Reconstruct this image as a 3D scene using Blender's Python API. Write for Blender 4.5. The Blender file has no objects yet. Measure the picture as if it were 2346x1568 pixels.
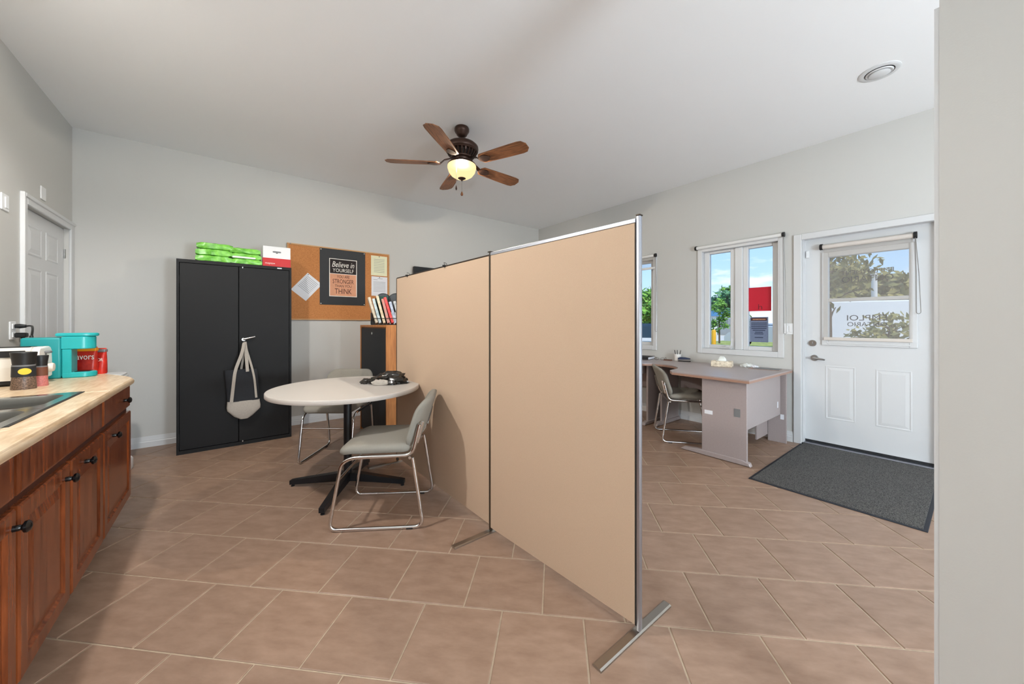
import bpy, bmesh, math, random
from mathutils import Vector, Matrix, noise
random.seed(7)
R = math.radians
C = bpy.context.scene.collection
# ------------------------------------------------------------------ camera
F, Y0, TH, H = 821.1, 742.5, R(51.96), 1.21
FW = Vector((math.cos(TH), math.sin(TH), 0)); RT = Vector((math.sin(TH), -math.cos(TH), 0))
cam_d = bpy.data.cameras.new('camera'); cam = bpy.data.objects.new('camera', cam_d); C.objects.link(cam)
cam.location = (0, 0, H); cam.rotation_euler = (R(90), 0, TH - R(90))
cam_d.sensor_width = 36; cam_d.lens = 36 * F / 2346; cam_d.shift_y = -(784 - Y0) / 2346
cam_d.clip_start = 0.05; cam_d.clip_end = 400
bpy.context.scene.camera = cam
def ray(px, py): return FW + RT * ((px - 1173) / F) + Vector((0, 0, (Y0 - py) / F))
def on_z(px, py, z=0.0):
    d = ray(px, py); return Vector((0, 0, H)) + d * ((z - H) / d.z)
def on_y(px, py, y):
    d = ray(px, py); return Vector((0, 0, H)) + d * (y / d.y)
def on_x(px, py, x):
    d = ray(px, py); return Vector((0, 0, H)) + d * (x / d.x)
# ------------------------------------------------------------------ colour management, sky, sun, lamps
sc = bpy.context.scene
sc.view_settings.view_transform = 'Standard'; sc.view_settings.look = 'None'
sc.view_settings.gamma = 1.0; sc.view_settings.use_curve_mapping = False
sc.view_settings.exposure = 0.38
def lin(c):
    return tuple(((x / 255) / 12.92 if x / 255 <= .04045 else ((x / 255 + .055) / 1.055) ** 2.4) for x in c)
W = bpy.data.worlds.new('sky'); sc.world = W; W.use_nodes = True
nt = W.node_tree; nt.nodes.clear()
def N(t, ty, **k):
    n = t.nodes.new(ty)
    for a, b in k.items():
        if a in n.inputs: n.inputs[a].default_value = b
        else: setattr(n, a, b)
    return n
tc = N(nt, 'ShaderNodeTexCoord'); sep = N(nt, 'ShaderNodeSeparateXYZ')
nt.links.new(tc.outputs['Generated'], sep.inputs[0])
ramp = N(nt, 'ShaderNodeValToRGB'); cr = ramp.color_ramp
cr.elements[0].position = 0.0; cr.elements[0].color = (*lin((226, 238, 248)), 1)
cr.elements[1].position = 0.35; cr.elements[1].color = (*lin((112, 168, 226)), 1)
e = cr.elements.new(0.10); e.color = (*lin((172, 208, 243)), 1)
nt.links.new(sep.outputs['Z'], ramp.inputs[0])
mp = N(nt, 'ShaderNodeMapping'); mp.inputs['Scale'].default_value = (3.0, 3.0, 11.0); mp.inputs['Location'].default_value = (.7, .2, .35)
nt.links.new(tc.outputs['Generated'], mp.inputs[0])
cl = N(nt, 'ShaderNodeTexNoise', Scale=2.2, Detail=5.0, Roughness=.55); nt.links.new(mp.outputs[0], cl.inputs['Vector'])
cr2 = N(nt, 'ShaderNodeValToRGB'); cr2.color_ramp.elements[0].position = .53; cr2.color_ramp.elements[1].position = .74
nt.links.new(cl.outputs['Fac'], cr2.inputs[0])
mx = N(nt, 'ShaderNodeMixRGB'); mx.inputs[2].default_value = (.86, .90, .95, 1)
nt.links.new(cr2.outputs[0], mx.inputs[0]); nt.links.new(ramp.outputs[0], mx.inputs[1])
bg = N(nt, 'ShaderNodeBackground', Strength=1.15); nt.links.new(mx.outputs[0], bg.inputs[0])
wo = N(nt, 'ShaderNodeOutputWorld'); nt.links.new(bg.outputs[0], wo.inputs[0])
sun_d = bpy.data.lights.new('sun', 'SUN'); sun_d.energy = 2.6; sun_d.angle = R(.6); sun_d.color = (1, .95, .88)
sun = bpy.data.objects.new('sun', sun_d); C.objects.link(sun); sun.rotation_euler = (R(38), R(-22), 0)
LAMP_KITCHEN, FILL_REAR, FILL_FRONT, LAMP_FAN = 95.0, 265.0, 14.0, 310.0
# ------------------------------------------------------------------ materials
MATS = {}
def mat(name, col, rough=.6, metal=0.0, var=0.0, vscale=8.0, stretch=(1, 1, 1), bump=0.0, bscale=60.0,
        col2=None, coord='Object', spec=.5, rnd=0.0, detail=4.0, emit=None, alpha=None, trans=0.0, ior=1.45, sheen=0.0):
    m = bpy.data.materials.new(name); m.use_nodes = True; MATS[name] = m
    t = m.node_tree; b = t.nodes['Principled BSDF']
    b.inputs['Base Color'].default_value = (*lin(col), 1); b.inputs['Roughness'].default_value = rough
    b.inputs['Metallic'].default_value = metal; b.inputs['Specular IOR Level'].default_value = spec
    if trans: b.inputs['Transmission Weight'].default_value = trans; b.inputs['IOR'].default_value = ior
    if alpha is not None: b.inputs['Alpha'].default_value = alpha
    if emit: b.inputs['Emission Color'].default_value = (*lin(emit[0]), 1); b.inputs['Emission Strength'].default_value = emit[1]
    if var or col2 or bump or rnd:
        co = N(t, 'ShaderNodeTexCoord'); mpn = N(t, 'ShaderNodeMapping'); mpn.inputs['Scale'].default_value = stretch
        if coord == 'Position':
            g = N(t, 'ShaderNodeNewGeometry'); t.links.new(g.outputs['Position'], mpn.inputs[0])
        else: t.links.new(co.outputs[coord], mpn.inputs[0])
        if rnd:
            oi = N(t, 'ShaderNodeObjectInfo'); vm = N(t, 'ShaderNodeVectorMath', operation='SCALE'); vm.inputs['Scale'].default_value = 37.0
            cmb = N(t, 'ShaderNodeCombineXYZ')
            for i in range(3): t.links.new(oi.outputs['Random'], cmb.inputs[i])
            t.links.new(cmb.outputs[0], vm.inputs[0]); t.links.new(vm.outputs[0], mpn.inputs['Location'])
        if var or col2:
            no = N(t, 'ShaderNodeTexNoise', Scale=vscale, Detail=detail, Roughness=.6); t.links.new(mpn.outputs[0], no.inputs['Vector'])
            rp = N(t, 'ShaderNodeValToRGB'); rp.color_ramp.elements[0].position = .32; rp.color_ramp.elements[1].position = .68
            a = lin(col); c2 = lin(col2) if col2 else a
            rp.color_ramp.elements[0].color = (*[max(0, x * (1 - var)) for x in a], 1)
            rp.color_ramp.elements[1].color = (*[min(1, x * (1 + var)) for x in c2], 1)
            t.links.new(no.outputs['Fac'], rp.inputs[0]); out = rp.outputs[0]
            if rnd:
                hs = N(t, 'ShaderNodeHueSaturation'); mr = N(t, 'ShaderNodeMapRange'); mr.inputs['To Min'].default_value = 1 - rnd; mr.inputs['To Max'].default_value = 1 + rnd
                t.links.new(oi.outputs['Random'], mr.inputs[0]); t.links.new(mr.outputs[0], hs.inputs['Value']); t.links.new(out, hs.inputs['Color']); out = hs.outputs[0]
            t.links.new(out, b.inputs['Base Color'])
        if bump:
            n2 = N(t, 'ShaderNodeTexNoise', Scale=bscale, Detail=2.0); t.links.new(mpn.outputs[0], n2.inputs['Vector'])
            bp = N(t, 'ShaderNodeBump', Strength=bump, Distance=.002); t.links.new(n2.outputs['Fac'], bp.inputs['Height']); t.links.new(bp.outputs[0], b.inputs['Normal'])
    return m
mat('paint', (202, 201, 197), .75, bump=.08, bscale=220, coord='Position')
mat('ceiling_paint', (244, 245, 246), .85)
mat('trim_white', (214, 215, 216), .35)
mat('tile', (144, 116, 97), .42, var=.03, vscale=9, stretch=(1.0, 2.4, 1), col2=(160, 132, 113), rnd=.05, bump=.12, bscale=26, detail=10.0)
mat('grout', (186, 168, 146), .9, var=.12, vscale=30, coord='Position')
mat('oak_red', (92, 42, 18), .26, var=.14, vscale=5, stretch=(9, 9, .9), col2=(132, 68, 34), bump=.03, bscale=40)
mat('oak_shaded', (62, 28, 14), .4, var=.12, vscale=5, stretch=(9, 9, .9))  # darker oak: shade in the gaps between the fronts, put into the colour
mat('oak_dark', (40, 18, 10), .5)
mat('laminate', (206, 174, 134), .32, var=.06, vscale=8, stretch=(6, .9, 6), col2=(226, 205, 176), coord='Position')
mat('steel', (205, 205, 200), .22, 1.0)
mat('steel_bowl', (112, 112, 108), .36, 1.0)
mat('chrome', (225, 225, 225), .12, 1.0)
mat('chrome_dull', (168, 168, 168), .28, 1.0)
mat('black_knob', (14, 16, 18), .15)
mat('black_plastic', (22, 23, 25), .45)
mat('black_soft', (30, 30, 32), .7)
mat('black_metal', (25, 25, 26), .55, spec=.25, bump=.15, bscale=420)
mat('seal_shadow', (28, 26, 24), .6)
mat('teal', (38, 172, 174), .3)
mat('teal_dark', (26, 146, 148), .35)
mat('toaster_cream', (226, 220, 208), .35)
mat('toaster_white', (240, 238, 234), .3)
mat('white_plastic', (236, 237, 238), .35)
mat('grey_plastic', (120, 122, 124), .5)
mat('red', (196, 10, 12), .4)
mat('red_foil', (176, 22, 22), .35, var=.15, vscale=14, col2=(208, 52, 34))
mat('orange', (240, 158, 30), .4)
mat('yellow', (226, 190, 30), .5)
mat('white_ink', (240, 236, 228), .6)
mat('dark_ink', (38, 24, 20), .7)
mat('grey_ink', (120, 122, 130), .8)
mat('pepper', (50, 38, 30), .4, var=.5, vscale=180, col2=(118, 96, 82))
mat('pink_salt', (196, 116, 110), .5, var=.2, vscale=160)
mat('clear_plastic', (235, 235, 232), .08, trans=.9, ior=1.2)
mat('fabric_tan', (209, 182, 156), .92, var=.05, vscale=420, bump=.25, bscale=600, coord='Position')
mat('alu', (180, 183, 192), .42, 1.0)
mat('steel_foot', (172, 166, 158), .3, 1.0)
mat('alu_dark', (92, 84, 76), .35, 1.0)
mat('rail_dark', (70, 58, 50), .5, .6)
mat('chair_fabric', (144, 140, 131), .95, var=.10, vscale=300, stretch=(1, 3, 1), bump=.3, bscale=380)
mat('table_top', (202, 197, 191), .4)
mat('table_edge', (196, 188, 180), .45)
mat('leg_black', (24, 25, 28), .4, spec=.4)
mat('desk_lam', (166, 154, 152), .36, var=.03, vscale=80, coord='Position')
mat('desk_edge', (166, 130, 112), .4)
mat('mat_pile', (40, 40, 43), .98, var=.55, vscale=240, col2=(96, 94, 92), bump=.6, bscale=240, coord='Position', detail=2.0)
mat('mat_rubber', (34, 37, 46), .7)
mat('cork', (188, 122, 70), .9, var=.10, vscale=120, col2=(200, 136, 82), bump=.2, bscale=200)
mat('wood_frame', (196, 150, 100), .5, var=.12, vscale=6, stretch=(1, 8, 8))
mat('wood_honey', (176, 108, 50), .45, var=.14, vscale=5, stretch=(9, 9, .7), col2=(200, 132, 68))
mat('black_board', (30, 33, 38), .6)
mat('peach', (220, 160, 128), .8, var=.06, vscale=10)
mat('brown_ink', (66, 30, 24), .8)
mat('poster_dark', (40, 32, 32), .8)
mat('paper', (232, 234, 240), .8)
mat('paper_yellow', (232, 232, 200), .8)
mat('fan_bronze', (66, 46, 38), .38, .55)
mat('fan_dark', (26, 20, 18), .5)
mat('fan_wood', (104, 64, 38), .45, var=.25, vscale=6, stretch=(1.2, 12, 1), col2=(142, 92, 56))
mat('lamp_dome', (255, 250, 240), .3, emit=((255, 240, 220), 6.0))
mat('bag_green', (86, 176, 50), .3, var=.22, vscale=16, col2=(134, 206, 84), bump=.6, bscale=24)
mat('tissue_white', (236, 240, 236), .7)
mat('canvas', (176, 168, 158), .95, var=.06, vscale=90, bump=.2, bscale=300)
mat('canvas_black', (36, 38, 43), .9, var=.1, vscale=200)
mat('bag_black', (30, 27, 24), .22, var=.3, vscale=20, bump=.9, bscale=18, spec=.7)
mat('mesh_dark', (58, 70, 78), .5, alpha=.75)
mat('wire_black', (22, 24, 26), .5, .3)
mat('folder_green', (30, 74, 66), .6)
mat('tissue_box', (206, 186, 156), .7, var=.25, vscale=28, col2=(232, 220, 200))
mat('brown', (110, 64, 44), .6)
mat('screen_black', (14, 15, 17), .25)
mat('blind_tube', (214, 206, 198), .6)
mat('blind_white', (232, 232, 230), .5)
mat('chain_grey', (150, 148, 146), .4, .6)
mat('sign_red', (196, 12, 44), .6)
mat('sign_red_dark', (120, 6, 30), .6)
mat('sign_grey', (112, 124, 150), .7, var=.06, vscale=60)
mat('sign_ink', (48, 58, 84), .8)
mat('sign_brown', (70, 40, 40), .8)
mat('sign_orange', (232, 170, 130), .8)
mat('letter_dark', (36, 32, 30), .7)
mat('asphalt', (108, 108, 112), .95, var=.12, vscale=6, coord='Position')
mat('gravel', (206, 200, 190), .95, var=.12, vscale=5, coord='Position')
mat('grass', (122, 146, 62), .95, var=.25, vscale=3, col2=(170, 170, 96), coord='Position')
mat('dry_grass', (196, 178, 140), .95, var=.2, vscale=2, coord='Position')
mat('leaf', (70, 122, 40), .7, var=.35, vscale=1.2, col2=(124, 170, 66), coord='Position')
mat('leaf_olive', (104, 104, 46), .7, var=.3, vscale=1.0, col2=(150, 140, 78), coord='Position')
mat('leaf_blue', (52, 108, 78), .7, var=.3, vscale=.8, col2=(96, 146, 100), coord='Position')
mat('bark', (92, 76, 60), .9)
mat('bollard', (240, 178, 40), .5)
mat('building_white', (238, 238, 236), .7)
mat('roof_blue', (70, 120, 160), .5)
mat('dome_grey', (150, 156, 160), .6)
mat('car_dark', (40, 66, 84), .25, .3)
mat('car_silver', (196, 200, 204), .25, .4)
mat('car_glass', (40, 60, 78), .08)
mat('tyre', (22, 22, 24), .8)
mat('siding', (200, 200, 198), .7)
def special(name):
    m = bpy.data.materials.new(name); m.use_nodes = True; MATS[name] = m; m.node_tree.nodes.clear(); return m.node_tree
t = special('glass'); o = N(t, 'ShaderNodeOutputMaterial'); mxs = N(t, 'ShaderNodeMixShader'); tr = N(t, 'ShaderNodeBsdfTransparent'); gl = N(t, 'ShaderNodeBsdfGlossy', Roughness=.02)
fr = N(t, 'ShaderNodeFresnel', IOR=1.35); t.links.new(fr.outputs[0], mxs.inputs[0]); t.links.new(tr.outputs[0], mxs.inputs[1]); t.links.new(gl.outputs[0], mxs.inputs[2]); t.links.new(mxs.outputs[0], o.inputs[0])
t = special('blind_mesh'); o = N(t, 'ShaderNodeOutputMaterial'); mxs = N(t, 'ShaderNodeMixShader'); mxs.inputs[0].default_value = .20
tr = N(t, 'ShaderNodeBsdfTransparent'); df = N(t, 'ShaderNodeBsdfDiffuse'); df.inputs[0].default_value = (*lin((214, 206, 196)), 1)
tl = N(t, 'ShaderNodeBsdfTranslucent'); tl.inputs[0].default_value = (*lin((214, 206, 196)), 1); ad = N(t, 'ShaderNodeMixShader'); ad.inputs[0].default_value = .4
t.links.new(df.outputs[0], ad.inputs[1]); t.links.new(tl.outputs[0], ad.inputs[2])
t.links.new(tr.outputs[0], mxs.inputs[1]); t.links.new(ad.outputs[0], mxs.inputs[2]); t.links.new(mxs.outputs[0], o.inputs[0])
t = special('lamp_glass'); o = N(t, 'ShaderNodeOutputMaterial'); mxs = N(t, 'ShaderNodeMixShader'); mxs.inputs[0].default_value = .85
tr = N(t, 'ShaderNodeBsdfTransparent'); tr.inputs[0].default_value = (1, .93, .80, 1); em = N(t, 'ShaderNodeEmission', Strength=1.0); em.inputs[0].default_value = (1, .74, .37, 1)
t.links.new(tr.outputs[0], mxs.inputs[1]); t.links.new(em.outputs[0], mxs.inputs[2]); t.links.new(mxs.outputs[0], o.inputs[0])
# ------------------------------------------------------------------ mesh helpers
class MB:
    def __init__(s): s.v = []; s.f = []
    def add(s, vs, fs):
        o = len(s.v); s.v += [tuple(v) for v in vs]; s.f += [tuple(i + o for i in f) for f in fs]; return s
    def box(s, x0, x1, y0, y1, z0, z1, bev=0.0, seg=1):
        if not bev:
            v = [(x0, y0, z0), (x1, y0, z0), (x1, y1, z0), (x0, y1, z0), (x0, y0, z1), (x1, y0, z1), (x1, y1, z1), (x0, y1, z1)]
            return s.add(v, [(0, 3, 2, 1), (4, 5, 6, 7), (0, 1, 5, 4), (1, 2, 6, 5), (2, 3, 7, 6), (3, 0, 4, 7)])
        bm = bmesh.new(); bmesh.ops.create_cube(bm, size=1)
        for v in bm.verts: v.co = ((x0 + x1) / 2 + v.co.x * (x1 - x0), (y0 + y1) / 2 + v.co.y * (y1 - y0), (z0 + z1) / 2 + v.co.z * (z1 - z0))
        bmesh.ops.bevel(bm, geom=bm.edges[:], offset=bev, segments=seg, affect='EDGES', profile=.5)
        bm.verts.index_update()
        s.add([v.co[:] for v in bm.verts], [[v.index for v in f.verts] for f in bm.faces]); bm.free(); return s
    def loft(s, rings, cap=True, closed=True):
        n = len(rings[0]); vs = [p for r in rings for p in r]; fs = []
        for i in range(len(rings) - 1):
            for j in range(n if closed else n - 1):
                k = (j + 1) % n; fs.append((i * n + j, i * n + k, (i + 1) * n + k, (i + 1) * n + j))
        if cap: fs.append(tuple(reversed(range(n)))); fs.append(tuple((len(rings) - 1) * n + j for j in range(n)))
        return s.add(vs, fs)
    def lathe(s, prof, n=28, c=(0, 0, 0), axis='z', cap=True):
        rings = []
        for r, z in prof:
            rg = []
            for j in range(n):
                a = 2 * math.pi * j / n; x, y = r * math.cos(a), r * math.sin(a)
                p = (x, y, z) if axis == 'z' else ((z, x, y) if axis == 'x' else (y, z, x))
                rg.append((c[0] + p[0], c[1] + p[1], c[2] + p[2]))
            rings.append(rg)
        return s.loft(rings, cap)
    def tube(s, path, r, n=8, cap=True):
        P = [Vector(p) for p in path]; rings = []; prev = None
        for i, p in enumerate(P):
            d = (P[min(i + 1, len(P) - 1)] - P[max(i - 1, 0)]).normalized()
            if prev is None:
                a = Vector((0, 0, 1)) if abs(d.z) < .9 else Vector((1, 0, 0)); u = d.cross(a).normalized()
            else: u = (prev - d * prev.dot(d)).normalized()
            prev = u; w = d.cross(u); rr = r[i] if isinstance(r, (list, tuple)) else r
            rings.append([tuple(p + (u * math.cos(2 * math.pi * j / n) + w * math.sin(2 * math.pi * j / n)) * rr) for j in range(n)])
        return s.loft(rings, cap)
    def prism(s, poly, z0, z1, plane='xy', bev=0.0):
        def mp(a, b, c): return (a, b, c) if plane == 'xy' else ((a, c, b) if plane == 'xz' else (c, a, b))
        if not bev: return s.loft([[mp(a, b, z0) for a, b in poly], [mp(a, b, z1) for a, b in poly]])
        ins = inset(poly, bev)
        return s.loft([[mp(a, b, z0) for a, b in ins], [mp(a, b, z0 + bev) for a, b in poly], [mp(a, b, z1 - bev) for a, b in poly], [mp(a, b, z1) for a, b in ins]])
    def move(s, m, start=0):
        for i in range(start, len(s.v)): s.v[i] = tuple(m @ Vector(s.v[i]))
        return s
def inset(poly, d):
    n = len(poly); out = []; ar = sum(poly[i][0] * poly[(i + 1) % n][1] - poly[(i + 1) % n][0] * poly[i][1] for i in range(n)); sg = 1 if ar > 0 else -1
    for i in range(n):
        p0, p1, p2 = Vector(poly[i - 1]), Vector(poly[i]), Vector(poly[(i + 1) % n])
        a = (p1 - p0).normalized(); b = (p2 - p1).normalized(); n1 = Vector((-a.y, a.x)) * sg; n2 = Vector((-b.y, b.x)) * sg
        m = (n1 + n2); l = m.length_squared; m = m * (2 / l) if l > .2 else n1
        out.append(tuple(p1 + m * d))
    return out
def fillet(pts, rad, n=5):
    P = [Vector(p) for p in pts]; out = [P[0]]
    for i in range(1, len(P) - 1):
        a = (P[i - 1] - P[i]); b = (P[i + 1] - P[i]); r = min(rad, a.length * .48, b.length * .48)
        p0 = P[i] + a.normalized() * r; p2 = P[i] + b.normalized() * r
        for k in range(n + 1):
            t = k / n; out.append(p0 * (1 - t) ** 2 + P[i] * 2 * t * (1 - t) + p2 * t * t)
    out.append(P[-1]); return out
def rrect(w, h, r, n=6, cx=0, cy=0):
    o = []
    for sx, sy, a0 in ((1, 1, 0), (-1, 1, 90), (-1, -1, 180), (1, -1, 270)):
        for k in range(n + 1):
            a = R(a0 + 90 * k / n); o.append((cx + sx * (w / 2 - r) + r * math.cos(a), cy + sy * (h / 2 - r) + r * math.sin(a)))
    return o
def cushion(w, h, t, rc, f, n=6, soft=.35):
    """padded rounded slab; f maps (u, v, d) to a point"""
    base = rrect(w, h, rc, n); rings = []
    prof = [(.06, 0), (.35, .0), (.65, .01), (.85, .03), (.94, .10), (.99, .3), (1, .5), (.99, .7), (.94, .90), (.85, .97), (.65, .99), (.35, 1.0), (.06, 1.0)]
    for s_, d in prof: rings.append([f(x * s_, y * s_, d * t) for x, y in base])
    return MB().loft(rings)
def mesh(name, mb, m, smooth=None):
    me = bpy.data.meshes.new(name); me.from_pydata(mb.v, [], mb.f); me.validate()
    bm = bmesh.new(); bm.from_mesh(me); bmesh.ops.recalc_face_normals(bm, faces=bm.faces); bm.to_mesh(me); bm.free()
    if m: me.materials.append(MATS[m])
    if smooth:
        me.polygons.foreach_set('use_smooth', [True] * len(me.polygons)); me.set_sharp_from_angle(angle=R(smooth))
    return me
def tag(o, label=None, cat=None, group=None, kind=None):
    if label: o['label'] = label
    if cat: o['category'] = cat
    if group: o['group'] = group
    if kind: o['kind'] = kind
    return o
def obj(name, mb, m, parent=None, smooth=None, loc=None, rot=None, label=None, kind=None):
    me = mb if isinstance(mb, bpy.types.Mesh) else mesh(name, mb, m, smooth)
    o = bpy.data.objects.new(name, me); C.objects.link(o)
    if parent: o.parent = parent
    if loc: o.location = loc
    if rot: o.rotation_euler = rot
    return tag(o, label, None, None, kind)
def thing(name, label, cat, loc=(0, 0, 0), rz=0, group=None, kind=None):
    o = bpy.data.objects.new(name, None); C.objects.link(o); o.empty_display_size = .1
    o.location = loc; o.rotation_euler = (0, 0, rz); return tag(o, label, cat, group, kind)
def solo(name, mb, m, label, cat, group=None, kind=None, smooth=None, loc=None, rot=None):
    return tag(obj(name, mb, m, None, smooth, loc, rot), label, cat, group, kind)
def copy_tree(o, parent=None):
    c = o.copy(); C.objects.link(c); c.parent = parent
    for ch in list(o.children): copy_tree(ch, c)
    return c
def lettering(text, width, height, m, parent, M, name='lettering', depth=.0006, shear=0.0):
    """text mesh scaled to width x height, centred, placed by matrix M (local x right, y up, z out)"""
    cu = bpy.data.curves.new('t', 'FONT'); cu.body = text; cu.extrude = .02; cu.shear = shear; cu.resolution_u = 3
    to = bpy.data.objects.new('t', cu); C.objects.link(to); bpy.context.view_layer.update()
    me = bpy.data.meshes.new_from_object(to.evaluated_get(bpy.context.evaluated_depsgraph_get())); bpy.data.objects.remove(to)
    xs = [v.co.x for v in me.vertices]; ys = [v.co.y for v in me.vertices]
    cx, cy = (min(xs) + max(xs)) / 2, (min(ys) + max(ys)) / 2; kx = width / (max(xs) - min(xs)); ky = height / (max(ys) - min(ys))
    for v in me.vertices: v.co = M @ Vector(((v.co.x - cx) * kx, (v.co.y - cy) * ky, v.co.z / .04 * depth))
    me.materials.clear(); me.materials.append(MATS[m]); me.name = name
    o = bpy.data.objects.new(name, me); C.objects.link(o); o.parent = parent; return o
def rings_panel(w, h, rings, cx=0, cz=0):
    """rectangular stepped panel facing -y: rings of (inset, y)"""
    rs = [[(cx + sx * (w / 2 - i), y, cz + sz * (h / 2 - i)) for sx, sz in ((-1, -1), (1, -1), (1, 1), (-1, 1))] for i, y in rings]
    return MB().loft(rs)
# ------------------------------------------------------------------ the room
YA, XB, XC, ZC, YS = 4.98, 4.53, -1.13, 2.98, -3.0
floor = obj('floor', MB().box(XC - .15, XB + .17, YS - .15, YA + .15, -.12, -.003), 'grout'); tag(floor, 'brown ceramic tile floor laid on the diagonal with pale grout', 'floor', kind='structure')
PHI = R(6.8146); ts, tw, tv0, tu0, to_ = .33844, .33616, 2.51222, -.21963, .16797
jd = FW * math.cos(PHI) + RT * math.sin(PHI); ju = RT * math.cos(PHI) - FW * math.sin(PHI)
def clip(poly, axis, val, keep_less):
    out = []
    for i in range(len(poly)):
        a, b = poly[i - 1], poly[i]; ia = (a[axis] <= val) == keep_less; ib = (b[axis] <= val) == keep_less
        if ia != ib:
            t_ = (val - a[axis]) / (b[axis] - a[axis]); out.append((a[0] + (b[0] - a[0]) * t_, a[1] + (b[1] - a[1]) * t_))
        if ib: out.append(b)
    return out
def tile_mb(poly):
    i1 = inset(poly, .0025)
    return MB().loft([[(x, y, -.009) for x, y in poly], [(x, y, -.0015) for x, y in poly], [(x, y, 0) for x, y in i1]])
def in_view(poly):
    for x, y in poly:
        d = x * FW.x + y * FW.y
        if d < .25: continue
        px = 1173 + F * (x * RT.x + y * RT.y) / d; py = Y0 + F * H / d
        if -40 < px < 2190 and py < 1610: return True
    return False
g = .0065; hw, hs = (tw - g) / 2, (ts - g) / 2
full_me = mesh('tile', tile_mb([(-hw, -hs), (hw, -hs), (hw, hs), (-hw, hs)]), 'tile')
ang = math.atan2(ju.y, ju.x); rest = MB(); cuts = []; fulls = []
for k in range(-16, 22):
    for n in range(-26, 26):
        u = tu0 + k * to_ + (n + .5) * tw; v = tv0 - (k - .5) * ts
        c = ju * u + jd * v
        poly = [tuple((c + ju * a * hw + jd * b * hs)[:2]) for a, b in ((-1, -1), (1, -1), (1, 1), (-1, 1))]
        p = poly
        for ax, val, kl in ((0, XC + .002, False), (0, XB - .002, True), (1, YS, False), (1, YA - .002, True)):
            p = clip(p, ax, val, kl)
            if len(p) < 3: break
        if len(p) < 3: continue
        ar = abs(sum(p[i - 1][0] * p[i][1] - p[i][0] * p[i - 1][1] for i in range(len(p)))) / 2
        if ar < .002: continue
        cut = ar < (2 * hw * 2 * hs) - 1e-6
        if not in_view(p): tm = tile_mb(p); rest.add(tm.v, tm.f); continue
        if cut: cuts.append(p)
        else: fulls.append(c.copy())
fulls.sort(key=lambda c: c.length)
for i, c in enumerate(fulls):
    if i < 300 - len(cuts): obj('tile', full_me, None, floor, loc=c, rot=(0, 0, ang))
    else:
        tm = tile_mb([tuple((c + ju * a * hw + jd * b * hs)[:2]) for a, b in ((-1, -1), (1, -1), (1, 1), (-1, 1))]); rest.add(tm.v, tm.f)
for p in cuts: obj('tile', tile_mb(p), 'tile', floor)
obj('outlying_tiles', rest, 'tile', floor, kind='stuff')
def struct(name, mb, m, label, cat, parent=None, smooth=None): return tag(obj(name, mb, m, parent, smooth), label, cat, kind='structure')
struct('ceiling', MB().box(XC - .15, XB + .17, YS - .15, YA + .15, ZC, ZC + .15), 'ceiling_paint', 'flat white painted ceiling', 'ceiling')
struct('wall_back', MB().box(XC - .15, XB + .17, YA, YA + .15, -.12, ZC), 'paint', 'warm grey painted wall behind the black cabinet and cork board', 'wall')
D1y0, D1y1, D1z = 4.03, 4.90, 2.045
mb = MB().box(XC - .15, XC, YS - .15, D1y0, -.12, ZC).box(XC - .15, XC, D1y1, YA, -.12, ZC).box(XC - .15, XC, D1y0, D1y1, D1z, ZC)
struct('wall_left', mb, 'paint', 'warm grey painted wall with the white six-panel door', 'wall')
# right wall with two windows and the entrance door
WY = [(2.63, 3.455), (1.215, 2.046)]; WZ0, WZ1 = .885, 2.115
D2y0, D2y1, D2z = .105, 1.058, 2.075
mb = MB(); XO = XB + .17
ys = [YA, WY[0][1], WY[0][0], WY[1][1], WY[1][0], D2y1, D2y0, YS - .15]
for a, b in ((0, 1), (2, 3), (4, 5), (6, 7)): mb.box(XB, XO, ys[b], ys[a], -.12, ZC)
for y0, y1 in WY: mb.box(XB, XO, y0, y1, -.12, WZ0).box(XB, XO, y0, y1, WZ1, ZC)
mb.box(XB, XO, D2y0, D2y1, D2z, ZC).box(XB, XO, D2y0, D2y1, -.12, -.004)
struct('wall_right', mb, 'paint', 'warm grey painted wall with two windows and the entrance door', 'wall')
struct('wall_front', MB().box(XC - .15, XB + .17, YS - .15, YS, -.12, ZC), 'paint', 'warm grey painted wall closing the room behind the viewpoint', 'wall')
struct('wall_near', MB().box(1.44, 1.56, -.26, .049, 0, ZC), 'paint', 'warm grey wall end close to the viewpoint at the right edge', 'wall')
struct('trim_1', MB().box(1.442, 1.558, .049, .0577, 0, 2.03), 'trim_white', 'white jamb board lining the edge of the near wall', 'trim')
# baseboards
prof = [(0, 0), (.014, 0), (.014, .052), (.011, .058), (.011, .066), (.008, .078), (.004, .096), (.002, .105), (0, .105)]
def baseboard(name, a, b, nx, ny, label):
    r = [[(p[0] + nx * d, p[1] + ny * d, z) for d, z in prof] for p in (a, b)]
    struct(name, MB().loft(r), 'trim_white', label, 'baseboard')
baseboard('baseboard_back', (XC, YA), (XB, YA), 0, -1, 'white moulded baseboard below the cork board wall')
baseboard('baseboard_right', (XB, YA), (XB, 1.115), -1, 0, 'white moulded baseboard below the windows behind the desk')
baseboard('baseboard_left', (XC, 3.72), (XC, 3.955), 1, 0, 'short white baseboard between counter and white door')
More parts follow.
